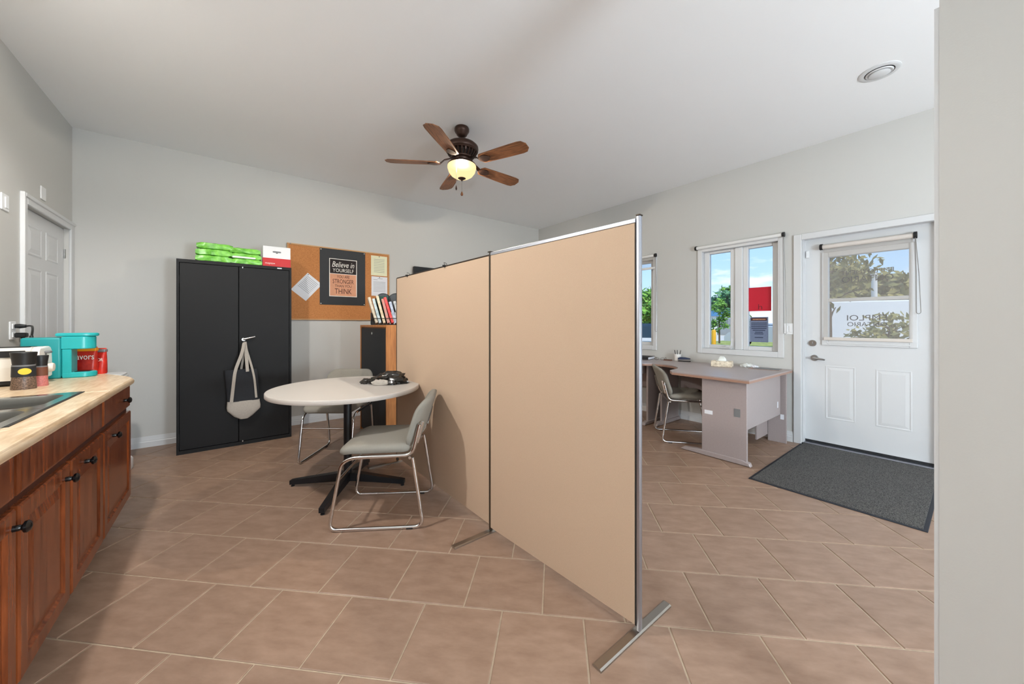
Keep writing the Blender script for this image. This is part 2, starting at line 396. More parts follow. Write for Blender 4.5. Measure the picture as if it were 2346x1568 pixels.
# ------------------------------------------------------------------ windows
def window(name, y0, y1, label):
    w = thing(name, label, 'window', (XB, (y0 + y1) / 2, WZ0), 0, kind='structure')
    hw_, hh = (y1 - y0) / 2, WZ1 - WZ0
    mb = MB(); c = .022   # flat casing round the opening
    mb.box(-.014, 0, -hw_ - c, -hw_ + .03, -.03, hh + .03, .003).box(-.014, 0, hw_ - .03, hw_ + c, -.03, hh + .03, .003)
    mb.box(-.014, 0, -hw_ + .03, hw_ - .03, -.03, .03, .003).box(-.014, 0, -hw_ + .03, hw_ - .03, hh - .03, hh + .03, .003)
    obj('casing', mb, 'trim_white', w)
    mb = MB()
    for s in (-1, 1): mb.box(.0, .15, min(s * hw_, s * (hw_ - .03)), max(s * hw_, s * (hw_ - .03)), 0, hh)
    mb.box(.0, .15, -hw_ + .03, hw_ - .03, 0, .03).box(.0, .15, -hw_ + .03, hw_ - .03, hh - .03, hh)
    mb.box(.03, .12, -.04, .04, .03, hh - .03, .006)
    obj('frame', mb, 'trim_white', w)
    for s in (-1, 1):
        a, b = (.04, hw_ - .03) if s > 0 else (-hw_ + .03, -.04)
        q0, q1 = (.05, .062) if s > 0 else (.062, .05); qb, qt = .045, .03
        mb = MB()
        mb.box(.045, .10, a, a + q0, .03, hh - .03, .004).box(.045, .10, b - q1, b, .03, hh - .03, .004).box(.045, .10, a + q0, b - q1, .03, .03 + qb, .004).box(.045, .10, a + q0, b - q1, hh - .03 - qt, hh - .03, .004)
        sash = obj('sash', mb, 'trim_white', w)
        obj('pane', MB().box(.074, .078, a + q0, b - q1, .03 + qb, hh - .03 - qt), 'glass', sash)
    ck = obj('crank', MB().box(-.012, .03, .06, .21, .035, .05, .004).box(-.022, -.006, .07, .11, .045, .06, .004), 'trim_white', w)
    obj('handle', MB().tube(fillet([(-.012, .08, .05), (-.02, .06, .075), (-.022, .05, .16)], .02), .008, 8), 'trim_white', ck, 40)
    return w
window('window_1', *WY[0], 'white casement window half hidden behind the tan partition')
window('window_2', *WY[1], 'white casement window above the grey desk with red sign in its pane')
def blind(x, yc, hw_, z, drop, tube_m, label, fabric=None, chain=1.1, group=None, r=.019):
    t_ = thing('roller_blind', label, 'blind', (x, yc, z), 0, group)
    obj('roller_tube', MB().lathe([(r, -hw_), (r, hw_)], 20, axis='y'), tube_m, t_, 40)
    for s in (-1, 1): obj('end_cap', MB().lathe([(r * 1.25, -.011), (r * 1.25, .011)], 20, (0, s * (hw_ + .011), 0), 'y').box(-.004, .02, s * (hw_ + .011) - .01, s * (hw_ + .011) + .01, -r, r * 1.4), 'black_plastic', t_, 40)
    if drop:
        obj('fabric', MB().box(.011, .0118, -hw_ + .004, hw_ - .004, -drop, -.004), fabric, t_)
        obj('bottom_bar', MB().box(.002, .02, -hw_ + .004, hw_ - .004, -drop - .03, -drop, .004), tube_m, t_)
    yb = -hw_ - .011
    pts = [(-.014, yb, -.01), (-.016, yb - .004, -chain * .5), (-.016, yb - .006, -chain), (-.012, yb - .02, -chain - .012), (-.008, yb - .032, -chain), (.004, yb - .02, -chain * .5), (.012, yb, -.01)]
    obj('chain', MB().tube(fillet(pts, .02), .0026, 6), 'chain_grey', t_, 40)
    return t_
blind(XB - .03, 1.635, .432, 2.135, 0, 'blind_white', 'rolled-up white roller blind above the window beside the door', chain=1.02)
blind(XB - .03, 3.045, .418, 2.135, .15, 'blind_white', 'white roller blind with lowered bar on the window by the partition', 'blind_mesh', chain=1.02)
# posters taped to the right-hand pane of window 2
XP = XB + .072
sg = thing('red_sign', 'square red paper sign stuck to the window pane', 'sign', (XP, 1.434, 1.484))
obj('sheet', MB().box(-.0015, 0, -.108, .108, -.132, .132), 'sign_red', sg)
m_in = Matrix(((0, 0, -1, -.0016), (-1, 0, 0, -.005), (0, 1, 0, -.085), (0, 0, 0, 1)))
lettering('h', .04, .06, 'sign_red_dark', sg, m_in, 'mark')
gs = thing('grey_notice', 'blue-grey printed notice stuck to the pane below the red sign', 'sign', (XP, 1.4415, 1.147))
obj('sheet', MB().box(-.0015, 0, -.0875, .0875, -.139, .139), 'sign_grey', gs)
obj('heading', MB().box(-.0022, -.0015, -.075, .078, .098, .130), 'sign_brown', gs)
for i in range(9): obj('heading_mark', MB().box(-.0028, -.0022, -.062 + i * .014, -.053 + i * .014, .108, .118), 'sign_orange', gs)
for i, (w_, zz) in enumerate(((.15, .072), (.15, .052), (.15, .032), (.145, .012), (.12, -.008), (.075, -.030), (.085, -.048), (.08, -.088))):
    obj('print_line', MB().box(-.0022, -.0015, -w_ / 2, w_ / 2, zz - .0045, zz + .0045), 'sign_ink', gs)
# ------------------------------------------------------------------ entrance door (right wall)
d2 = thing('door_2', 'white half-glazed entrance door with two lower panels', 'door', (4.62, .58, .04), 0, kind='structure')
DY, DZ = .58, .04
def L2(y, z): return y - DY, z - DZ
gy0, gy1, gz0, gz1 = .325, .857, 1.07, 1.865
mb = MB()
y0, y1 = -.455, .458; zt = 2.02
a0, a1, b0, b1 = gy0 - DY, gy1 - DY, gz0 - DZ, gz1 - DZ
mb.box(0, .045, y0, a0, 0, zt).box(0, .045, a1, y1, 0, zt).box(0, .045, a0, a1, 0, b0).box(0, .045, a0, a1, b1, zt)
obj('slab', mb, 'trim_white', d2)
mb = MB(); q = .05
mb.box(-.016, .0, a0 - q, a0, b0 - q - .02, b1 + q, .004).box(-.016, 0, a1, a1 + q, b0 - q - .02, b1 + q, .004).box(-.016, 0, a0, a1, b1, b1 + q, .004).box(-.016, 0, a0, a1, b0 - q - .02, b0, .004)
mb.box(-.012, .02, a0, a1, 1.441 - DZ - .016, 1.441 - DZ + .016, .003)
mb.box(-.02, -.006, a0 - .01, a1 + .01, b0 - .055, b0 - .04, .003)
obj('lite_frame', mb, 'trim_white', d2)
for z0_, z1_ in ((gz0, 1.425), (1.457, gz1)):
    pn = obj('pane', MB().box(.02, .024, a0, a1, z0_ - DZ, z1_ - DZ), 'glass', d2)
    rows = [('EMPLOYMENT', .352, .040, .594, 1.700), ('ONTARIO', .345, .055, .592, 1.634)] if z0_ > 1.2 else [('EMPLOI', .266, .052, .594, 1.268), ('ONTARIO', .266, .040, .592, 1.207)]
    for tx, w_, h_, yc, zc in rows:
        M = Matrix(((0, 0, 1, .0245), (1, 0, 0, yc - DY), (0, 1, 0, zc - DZ), (0, 0, 0, 1)))
        lettering(tx, w_, h_, 'letter_dark', pn, M)
def door_panel(parent, cy, cz, w, h, name='panel'):
    mb = rings_panel(w, h, [(0, 0.002), (0, -.0015), (.006, -.003), (.016, -.0005), (.040, -.004), (.044, -.004)])
    mb.move(Matrix.Translation((0, cy, cz)) @ Matrix.Rotation(R(-90), 4, 'Z'))
    obj(name, mb, 'trim_white', parent)
for cy, w_ in ((.7725, .217), (.4185, .223)): door_panel(d2, cy - DY, .5385 - DZ, w_, .52)
lk = obj('deadbolt', MB().lathe([(.030, -.012), (.032, -.006), (.032, 0)], 24, (0, .979 - DY, 1.016 - DZ), 'x').box(-.026, -.012, .979 - DY - .005, .979 - DY + .005, 1.016 - DZ - .014, 1.016 - DZ + .014, .002), 'chrome_dull', d2, 40)
hd = obj('handle', MB().lathe([(.028, -.01), (.032, 0)], 24, (0, .965 - DY, .868 - DZ), 'x').lathe([(.012, -.05), (.012, -.01)], 14, (0, .965 - DY, .868 - DZ), 'x').tube([(-.05, .965 - DY, .868 - DZ), (-.054, .93 - DY, .866 - DZ), (-.05, .875 - DY, .858 - DZ)], [.013, .011, .008], 10), 'chrome_dull', d2, 40)
obj('contact_sensor', MB().box(-.014, 0, 1.005 - DY, 1.03 - DY, 1.88 - DZ, 1.95 - DZ, .003), 'white_plastic', d2)
obj('sweep', MB().box(-.004, .04, y0, y1, -.02, 0), 'black_soft', d2)
th_ = struct('trim_2', MB().box(4.565, 4.70, D2y0 + .001, D2y1 - .001, -.004, .016, .004), 'alu', 'metal threshold strip under the entrance door', 'trim')
mb = MB()
mb.box(4.535, 4.695, D2y1 - .02, D2y1 - .001, .016, 2.074).box(4.535, 4.695, D2y0 + .001, D2y0 + .02, .016, 2.074).box(4.535, 4.695, D2y0 + .02, D2y1 - .02, 2.06, 2.074)
cz = 2.115
mb.box(XB - .016, XB, D2y1 - .012, 1.112, 0, cz, .004).box(XB - .016, XB, .052, D2y0 + .012, 0, cz, .004).box(XB - .016, XB, D2y0 + .012, D2y1 - .012, 2.056, cz, .004)
struct('trim_3', mb, 'trim_white', 'white casing and jamb framing the entrance door', 'trim')
blind(4.583, .596, .298, 1.965, .885, 'blind_tube', 'beige see-through roller blind drawn over the door glass', 'blind_mesh', chain=.66, r=.022)
# light switch by the door
def plate(name, label, cat, loc, w, h, axis, keys, m='white_plastic', keyname='rocker'):
    t_ = thing(name, label, cat, loc)
    s = -1 if axis == '-x' else 1
    obj('plate', MB().box(min(0, s * .007), max(0, s * .007), -w / 2, w / 2, -h / 2, h / 2, .003), m, t_)
    for (cy, cz_, kw, kh) in keys: obj(keyname, MB().box(min(s * .006, s * .011), max(s * .006, s * .011), cy - kw / 2, cy + kw / 2, cz_ - kh / 2, cz_ + kh / 2, .002), m, t_)
    return t_
plate('light_switch', 'white double rocker light switch beside the entrance door', 'light switch', (XB, 1.155, 1.158), .085, .115, '-x', [(-.02, 0, .03, .064), (.02, 0, .03, .064)])
# ------------------------------------------------------------------ white six panel door (left wall)
d1 = thing('door_1', 'white six-panel interior door beyond the kitchen counter', 'door', (XC - .03, 4.465, .01), 0, kind='structure')
obj('slab', MB().box(-.04, 0, -.43, .43, 0, 2.03), 'trim_white', d1)
def door1_panel(y0_, y1_, z0_, z1_):
    w_, h_ = y1_ - y0_, z1_ - z0_
    mb = rings_panel(w_, h_, [(0, .002), (0, -.002), (.008, -.004), (.020, -.0005), (.05, -.005), (.055, -.005)])
    mb.move(Matrix.Translation((0, (y0_ + y1_) / 2 - 4.465, (z0_ + z1_) / 2 - .01)) @ Matrix.Rotation(R(90), 4, 'Z'))
    obj('panel', mb, 'trim_white', d1)
for a, b in ((4.18, 4.43), (4.515, 4.76)):
    door1_panel(a, b, 1.715, 1.935); door1_panel(a, b, .95, 1.625); door1_panel(a, b, .22, .84)
obj('hinge', MB().box(0, .012, .425, .445, 1.776, 1.856, .002), 'chrome_dull', d1)
obj('hinge', MB().box(0, .012, .425, .445, .25, .33, .002), 'chrome_dull', d1)
obj('contact_sensor', MB().box(0, .016, -.42, -.39, 1.90, 1.98, .003), 'white_plastic', d1)
kb = obj('knob', MB().lathe([(.026, .0), (.026, .006), (.010, .012), (.010, .035), (.026, .045), (.028, .058), (.018, .068)], 20, (0, -.37, .96), 'x'), 'chrome_dull', d1, 40)
mb = MB()
mb.box(XC - .15, XC, D1y0, D1y0 + .004, 0, D1z).box(XC, XC + .016, 3.962, D1y0 + .004, 0, 2.108, .004).box(XC, XC + .016, D1y1 - .004, YA - .002, 0, 2.108, .004).box(XC, XC + .016, D1y0 + .004, D1y1 - .004, D1z - .004, 2.108, .004)
mb.box(XC, XC + .024, 3.958, 3.985, 0, 2.113, .004).box(XC, XC + .024, 3.985, YA - .002, 2.085, 2.113, .004)
struct('trim_4', mb, 'trim_white', 'white moulded casing framing the six-panel door', 'trim')
plate('wall_plate', 'white wall plate high on the wall at the left edge', 'wall plate', (XC, 3.75, 1.977), .095, .105, '+x', [(.01, 0, .04, .07)], keyname='cover')
plate('sensor_box', 'small white box high on the wall above the white door', 'sensor', (XC, 4.335, 2.2), .09, .10, '+x', [])
ot = plate('wall_outlet', 'white wall outlet behind the teal coffee maker', 'outlet', (XC, 3.852, 1.166), .082, .118, '+x', [(0, .028, .04, .034), (0, -.028, .04, .034)], keyname='socket')
pc = thing('power_cord', 'black plug and cord curving from the outlet to the coffee maker', 'power cord', (XC + .012, 3.86, 1.195))
obj('plug', MB().lathe([(.013, 0), (.015, .02), (.010, .045)], 14, (0, 0, 0), 'x'), 'black_plastic', pc, 40)
obj('cord', MB().tube(fillet([(.04, 0, 0), (.085, -.06, .004), (.115, -.16, -.02), (.13, -.235, -.07), (.135, -.25, -.11)], .05), .0055, 8), 'black_plastic', pc, 40)
obj('strain_relief', MB().tube([(.13, -.235, -.06), (.135, -.25, -.115)], [.008, .011], 10), 'black_plastic', pc, 40)
ad_ = thing('plug_adapter', 'black plug hanging straight down in the lower socket', 'plug', (XC + .012, 3.862, 1.138))
obj('body', MB().box(0, .05, -.02, .02, -.018, .014, .006), 'black_plastic', ad_)
obj('cord', MB().tube([(.03, 0, -.015), (.032, 0, -.05), (.034, -.005, -.13)], [.010, .007, .0055], 8), 'black_plastic', ad_, 40)
# ------------------------------------------------------------------ kitchen counter
ZT = .875; XE = -.478
BX = -.515   # cabinet box front
def base_cabinet(y0_, y1_, label, drawers, doors):
    t_ = thing('base_cabinet', label, 'cabinet', (0, 0, 0), 0, 'kitchen base cabinets')
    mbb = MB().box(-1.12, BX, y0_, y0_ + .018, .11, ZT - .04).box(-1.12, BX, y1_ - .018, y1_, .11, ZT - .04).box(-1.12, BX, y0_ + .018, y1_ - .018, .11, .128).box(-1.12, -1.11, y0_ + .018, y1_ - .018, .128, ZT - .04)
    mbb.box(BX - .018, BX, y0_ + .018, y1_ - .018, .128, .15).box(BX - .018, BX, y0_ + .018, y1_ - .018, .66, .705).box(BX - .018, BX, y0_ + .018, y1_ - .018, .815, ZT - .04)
    obj('body', mbb, 'oak_shaded', t_)
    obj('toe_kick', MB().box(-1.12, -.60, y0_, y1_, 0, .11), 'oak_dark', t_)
    def front(name, a, b, z0_, z1_, rings, knob):
        mb = rings_panel(b - a, z1_ - z0_, rings); mb.move(Matrix.Translation((BX, (a + b) / 2, (z0_ + z1_) / 2)) @ Matrix.Rotation(R(90), 4, 'Z'))
        o_ = obj(name, mb, 'oak_red', t_)
        if knob: obj('knob', MB().lathe([(.009, 0), (.009, .012), (.007, .016), (.0165, .022), (.0175, .028), (.012, .034), (.004, .036)], 16, (BX + .018, knob[0], knob[1]), 'x'), 'black_knob', o_, 40)
    for a, b, kn in drawers: front('drawer' if kn else 'false_front', a, b, .700, .832, [(0, 0), (0, -.013), (.006, -.018), (.012, -.019)], (kn, .763) if kn else None)
    for a, b, kn in doors: front('door', a, b, .138, .668, [(0, 0), (0, -.013), (.005, -.018), (.052, -.018), (.060, -.010), (.066, -.010), (.10, -.016), (.104, -.016)], (kn, .618))
    return t_
base_cabinet(2.632, 3.225, 'reddish wood base cabinet with drawer at the far end of the counter', [(2.636, 3.218, 3.04)], [(2.65, 3.242, 2.80)])
base_cabinet(1.735, 2.630, 'reddish wood sink base cabinet with two doors below the sink', [(1.742, 2.61, None)], [(1.748, 2.168, 2.12), (2.195, 2.628, 2.345)])
base_cabinet(1.10, 1.733, 'reddish wood base cabinet cut by the left picture edge', [(1.11, 1.715, 1.41)], [(1.11, 1.725, 1.70)])
outline = [(XC + .002, 1.02), (XE, 1.02), (XE, 3.19), (-.50, 3.27), (-.54, 3.36), (-.655, 3.56), (-.70, 3.68), (XC + .002, 3.68)]
SY0, SY1, SX0, SX1 = 1.845, 2.684, -1.06, -.578
# counter as strips round the sink cut-out, with a rolled front edge
mb = MB(); zb = ZT - .038
mb.box(XC + .002, XE, 1.02, SY0 + .02, zb, ZT, .006, 2).box(XC + .002, SX0 + .02, SY0 + .02, SY1 - .02, zb, ZT).box(SX1 - .02, XE, SY0 + .02, SY1 - .02, zb, ZT, .006, 2)
far = [(XC + .002, SY1 - .02), (XE, SY1 - .02)] + outline[2:]
mb.prism(far, zb, ZT, bev=.006)
ct = thing('countertop', 'beige laminate kitchen countertop with rolled front edge', 'countertop', (0, 0, 0))
obj('slab', mb, 'laminate', ct)
er = [[(XE - .012 + .016 * math.cos(a) , y, ZT - .019 + .0195 * math.sin(a)) for a in [R(k * 30 - 90) for k in range(7)]] for y in (1.02, 3.19)]
er2 = er[0:2] + [[(p[0] - .022, 3.27, p[2]) for p in er[0]], [(p[0] - .062, 3.36, p[2]) for p in er[0]]]
obj('front_edge', MB().loft(er2, cap=True), 'laminate', ct, 50)
obj('back_splash', MB().box(XC + .002, XC + .02, 1.02, 3.68, ZT, ZT + .09, .004), 'laminate', ct)
# sink
sk = thing('kitchen_sink', 'stainless steel double-bowl drop-in sink in the countertop', 'sink', (0, 0, 0))
zr = ZT + .004
def bowl(y0_, y1_):
    cx, cy = (SX0 + .045 + SX1 - .03) / 2, (y0_ + y1_) / 2; w_, h_ = (SX1 - .03) - (SX0 + .045), y1_ - y0_
    rings = []
    for ins, z_ in ((0, zr + .001), (.006, zr - .004), (.012, zr - .03), (.018, zr - .14), (.05, zr - .17), (.12, zr - .175)):
        rings.append([(x, y, z_) for x, y in rrect(w_ - 2 * ins, h_ - 2 * ins, max(.02, .07 - ins * .3), 6, cx, cy)])
    return rings
bowls = [(SY0 + .03, 2.235), (2.29, SY1 - .055)]
mb = MB()
# rim plate with two rounded openings: bridge each opening to a rectangle
def rim(y0_, y1_, oy0, oy1):
    inner = bowl(oy0, oy1)[0]; outer = []
    for x, y, z_ in inner:
        cx, cy = (SX0 + SX1) / 2, (oy0 + oy1) / 2
        dx, dy = x - cx, y - cy; k = min((SX1 - cx if dx > 0 else cx - SX0) / max(1e-6, abs(dx)), (y1_ - cy if dy > 0 else cy - y0_) / max(1e-6, abs(dy)))
        outer.append((cx + dx * k, cy + dy * k, zr))
    # square the corners
    for X in (SX0, SX1):
        for Y in (y0_, y1_):
            i = min(range(len(outer)), key=lambda j: (outer[j][0] - X) ** 2 + (outer[j][1] - Y) ** 2); outer[i] = (X, Y, zr)
    mb.loft([outer, inner], cap=False)
    mb.loft([[(x, y, ZT) for x, y, _ in outer], outer], cap=False)
ym = (bowls[0][1] + bowls[1][0]) / 2
rim(SY0, ym, *bowls[0]); rim(ym, SY1, *bowls[1])
obj('rim', mb, 'steel', sk)
for b_ in bowls:
    rg = bowl(*b_); mbb = MB(); mbb.loft(rg, cap=False); n_ = len(rg[0]); mbb.f.append(tuple((len(rg) - 1) * n_ + j for j in range(n_)))
    bo = obj('bowl', mbb, 'steel_bowl', sk, 50)
    obj('drain', MB().lathe([(.045, 0), (.04, .004), (.015, .002)], 20, ((SX0 + SX1) / 2, sum(b_) / 2, zr - .1745)), 'chrome_dull', bo)
obj('seal_shadow', MB().box(SX1, SX1 + .009, 1.92, SY1 + .003, ZT, ZT + .003), 'seal_shadow', sk)  # dark strip drawn for the shadow along the sink's edge seal
# coffee maker
cf = thing('coffee_maker', 'teal single-serve coffee maker on the end of the counter', 'coffee maker', (-.70, 3.488, ZT))
obj('tank', MB().box(-.279, -.122, -.058, .058, 0, .252, .012, 3), 'teal_dark', cf, 40)
hp = [(-.122, -.058), (-.045, -.058)] + [(-.045 + .055 * math.sin(R(a)), -.058 * math.cos(R(a))) for a in range(15, 180, 15)] + [(-.045, .058), (-.122, .058)]
obj('brew_head', MB().prism(hp, .178, .256, bev=.004), 'teal', cf, 40)
lid = [(x * 1.0 + (.012 if x > -.02 else 0), y) for x, y in hp]; lid[0] = (-.146, -.056); lid[-1] = (-.146, .056)
obj('lid', MB().prism(lid, .257, .278, bev=.005), 'teal', cf, 40)
obj('column', MB().box(-.121, -.082, -.057, .057, .012, .178, .004), 'teal', cf)
obj('drip_tray', MB().prism([(x + .004, y) for x, y in hp], 0, .034, bev=.005), 'teal', cf, 40)
obj('spout', MB().box(-.112, -.092, -.02, .02, .168, .178, .002), 'black_plastic', cf)
obj('tray_slot', MB().box(-.075, -.012, -.035, .035, .034, .036), 'black_plastic', cf)
# coffee bags behind the coffee maker
def pouch(label, loc, rz, w_, h_, top_m, words):
    t_ = thing('coffee_bag', label, 'bag', loc, rz)
    rings = []
    for z_, k, d in ((0, .96, .05), (.01, 1, .056), (h_ * .35, 1, .05), (h_ * .7, .98, .036), (h_ * .9, .97, .016), (h_, .97, .006)):
        rings.append([(x, y, z_) for x, y in rrect(w_ * k, d, d * .45, 4)])
    obj('pouch', MB().loft(rings), 'red_foil', t_, 50)
    obj('top_band', MB().box(-w_ * .485, w_ * .485, -.0165, .0165, h_ * .84, h_ * .96, .003), top_m, t_)
    for tx, z_, ww, hh in words:
        M = Matrix.Translation((.018, -.0275, z_)) @ Matrix.Rotation(R(90), 4, 'X'); lettering(tx, ww, hh, 'white_ink', t_, M)
    return t_
pouch('red and orange coffee bag seen through the coffee maker gap', (-.765, 3.59, ZT), R(-12), .13, .185, 'orange', [('avors', .115, .082, .026)])
pouch('red coffee bag with dark top beside the coffee maker', (-.707, 3.618, ZT), R(-18), .085, .172, 'grey_plastic', [('HDR', .095, .04, .02)])
# toaster
to = thing('toaster', 'cream and white toaster with round dial beside the coffee maker', 'toaster', (-.97, 3.25, ZT))
prof_t = [(-.095, .03), (-.098, .10), (-.09, .185), (-.072, .205), (.072, .205), (.09, .185), (.098, .10), (.095, .03)]
obj('shell', MB().prism(prof_t, -.135, .105, 'yz'), 'toaster_cream', to)
obj('end_panel', MB().prism([(a * 1.02, b * 1.02 - .003) for a, b in prof_t], .105, .135, 'yz', bev=.008), 'toaster_white', to, 40)
obj('end_panel', MB().prism([(a * 1.02, b * 1.02 - .003) for a, b in prof_t], -.155, -.135, 'yz', bev=.006), 'toaster_white', to, 40)
obj('base', MB().box(-.14, .11, -.085, .085, .008, .032, .004), 'black_plastic', to)
for s in (-1, 1): obj('slot', MB().box(-.12, .09, s * .04 - .016, s * .04 + .016, .2045, .207), 'black_soft', to)
obj('side_window', MB().box(-.03, .09, -.0985, -.0955, .155, .190, .001), 'black_soft', to)
obj('side_seam', MB().box(-.128, -.06, -.0995, -.097, .128, .131).box(-.063, -.06, -.0995, -.097, .04, .131), 'grey_plastic', to)
obj('red_button', MB().lathe([(.010, -.101), (.010, -.094)], 14, (-.135, 0, .165), 'y'), 'red', to)
obj('lever_slot', MB().box(.134, .1365, -.01, .01, .06, .175), 'grey_plastic', to)
obj('lever', MB().box(.134, .155, -.022, .022, .168, .182, .004), 'grey_plastic', to)
obj('dial', MB().lathe([(.026, .13), (.026, .150), (.022, .158), (.008, .16)], 20, (0, .03, .085), 'x'), 'toaster_cream', to, 40)
obj('badge', MB().box(.1345, .1362, -.055, -.01, .042, .046), 'grey_plastic', to)
for x in (-.12, .09):
    for y in (-.07, .07): obj('foot', MB().lathe([(.008, 0), (.010, .009)], 10, (x, y, 0)), 'toaster_white', to)
# spice grinders
def grinder(label, loc, r, h_, fill, lab_m, oval):
    t_ = thing('spice_grinder', label, 'spice jar', loc, 0, 'spice grinders on the counter')
    obj('jar', MB().lathe([(r * .98, 0), (r, .004), (r * .92, h_ * .3), (r * .88, h_ * .55), (r * .9, h_ * .62)], 24), fill, t_, 40)
    lb = obj('wrap', MB().lathe([(r * .945, h_ * .34), (r * .92, h_ * .62)], 24), lab_m, t_, 40)
    if oval: obj('emblem', MB().lathe([(.0, 0), (r * .5, 0), (r * .5, .002), (0, .002)], 20).move(Matrix.Translation((.32 * r, -r * .9, h_ * .49)) @ Matrix.Rotation(R(20), 4, 'Z') @ Matrix.Rotation(R(90), 4, 'X') @ Matrix.Diagonal((1, .78, 1, 1))), 'yellow', lb)
    obj('collar', MB().lathe([(r * .9, h_ * .62), (r * .92, h_ * .66)], 24), 'grey_plastic', t_, 40)
    obj('cap', MB().lathe([(r * .86, h_ * .66), (r * .92, h_ * .8), (r * 1.05, h_ * .985), (r * 1.0, h_)], 24), 'black_plastic', t_, 40)
grinder('glass pepper grinder with black cap and yellow oval label', (-.842, 3.0, ZT), .042, .19, 'pepper', 'black_board', True)
grinder('narrow pink salt jar tucked behind the pepper grinder', (-.812, 3.095, ZT), .026, .165, 'pink_salt', 'brown', False)
# white bin beyond the counter
bn = thing('waste_bin', 'tall white plastic bin beyond the end of the counter', 'bin', (-.85, 4.22, 0))
rg = []
for z_, k in ((.03, .93), (.3, .93), (.74, .88), (.76, .90)): rg.append([(x * k, y * k, z_) for x, y in rrect(.36, .30, .05)])
obj('body', MB().loft(rg), 'white_plastic', bn, 40)
obj('base', MB().loft([[(x, y, z_) for x, y in rrect(.40 * k, .34 * k, .06)] for z_, k in ((0, .96), (.012, 1.0), (.085, 1.0), (.10, .96))]), 'white_plastic', bn, 40)
obj('rim', MB().loft([[(x, y, z_) for x, y in rrect(.35 * k, .29 * k, .06)] for z_, k in ((.755, .97), (.76, 1), (.785, 1), (.79, .98))]), 'white_plastic', bn, 40)
obj('lid', MB().loft([[(x, y, z_) for x, y in rrect(.335 * k, .275 * k, .05)] for z_, k in ((.79, 1), (.806, 1), (.812, .94))]), 'white_plastic', bn, 40)
obj('pedal', MB().box(.12, .20, -.15, -.02, .10, .118, .006), 'white_plastic', bn)
# ------------------------------------------------------------------ black metal cabinet
cb = thing('metal_cabinet', 'tall black two-door metal storage cabinet against the grey wall', 'cabinet', (.053, 4.715, 0))
mb = MB(); w2, yf, yb_, hh = .453, -.228, .255, 1.812
mb.box(-w2, -w2 + .018, yf, yb_, 0, hh).box(w2 - .018, w2, yf, yb_, 0, hh).box(-w2 + .018, w2 - .018, yf, yb_, hh - .03, hh).box(-w2 + .018, w2 - .018, yf, yb_, 0, .035).box(-w2 + .018, w2 - .018, yf + .03, yb_, .035, hh - .03)
obj('body', mb, 'black_metal', cb)
obj('door', MB().box(-w2 + .021, .0005, yf + .004, yf + .028, .039, hh - .034, .002), 'black_metal', cb)
dr = obj('door', MB().box(.0055, w2 - .021, yf + .004, yf + .028, .039, hh - .034, .002), 'black_metal', cb)
obj('handle', MB().lathe([(.016, -.034), (.018, -.02), (.018, .0)], 18, (.041, yf + .004, 1.055), 'y').tube([(.041, yf - .026, 1.058), (.07, yf - .034, 1.064), (.135, yf - .036, 1.082)], [.012, .009, .007], 10), 'chrome', dr, 40)
obj('latch_tab', MB().box(.03, .038, yf - .003, yf + .004, hh - .046, hh - .030), 'chrome', dr)
obj('latch_tab', MB().box(.03, .038, yf - .003, yf + .004, .030, .045), 'chrome', dr)
obj('name_plate', MB().box(.325, .365, yf - .002, yf, hh - .022, hh - .012), 'chrome', cb)
for x in (-w2 + .016, w2 - .016):
    for z_ in (.15, .90, 1.62): obj('hinge', MB().lathe([(.005, -.035), (.005, .035)], 8, (x, yf + .002, z_)), 'black_soft', cb)
# green packs on the cabinet
def pack(label, loc, rz, w_, seed, flap=False):
    random.seed(seed)
    t_ = thing('paper_pack', label, 'pack', loc, rz, 'green wrapped packs on the black cabinet')
    rg = []; n = 9
    for i in range(n):
        u = -1 + 2 * i / (n - 1); k = 1 - .35 * max(0, abs(u) - .8) / .2
        hgt = .0275 * k + .002; dep = .09 * (1 - .06 * abs(u))
        rg.append([(u * w_ / 2, a * dep + random.uniform(-.005, .005), .029 + b * hgt + random.uniform(-.0035, .0035)) for a, b in rrect(2, 2, .22, 3)])
    obj('wrapper', MB().loft(rg), 'bag_green', t_, 60)
    if flap: obj('paper_towels', MB().box(-w_ * .47, w_ * .30, -.094, -.06, .003, .024, .006, 2), 'tissue_white', t_, 60)
    return t_
px0 = -.17; pz = 1.8125
for i in range(3): pack(['green pack at the bottom of the left stack', 'green pack in the middle of the left stack', 'green pack on top of the left stack'][i] + ' on the black cabinet', (-.135 + .004 * i, 4.60, pz + i * .0605), R([1, -1.5, 1][i]), .275, 11 + i)
for i in range(3): pack(['green pack at the bottom of the stack beside the white box', 'torn green pack with white towels in the stack beside the white box', 'green pack on top of the stack beside the white box'][i], (.122 - .004 * i, 4.60, pz + i * .0545), R([-1, 2, -2][i]), [.255, .245, .25][i], 21 + i, i == 1).scale = (1, 1, .89)
wb = thing('carton', 'white and red cardboard carton on the black cabinet', 'box', (.380, 4.60, pz), R(-2))
obj('carton_body', MB().box(-.122, .122, -.09, .09, 0, .212, .002), 'white_plastic', wb)
obj('red_band', MB().box(-.1235, .1235, -.0915, .0915, .0, .088), 'red', wb)
obj('hand_hole', MB().prism(rrect(.075, .016, .008, 4, .0, .155), -.0915, -.0895, 'xz').box(-.008, .008, -.0918, -.0895, .138, .15), 'grey_plastic', wb)
lettering('mepton', .085, .02, 'white_ink', wb, Matrix.Translation((-.06, -.0922, .03)) @ Matrix.Rotation(R(90), 4, 'X'))
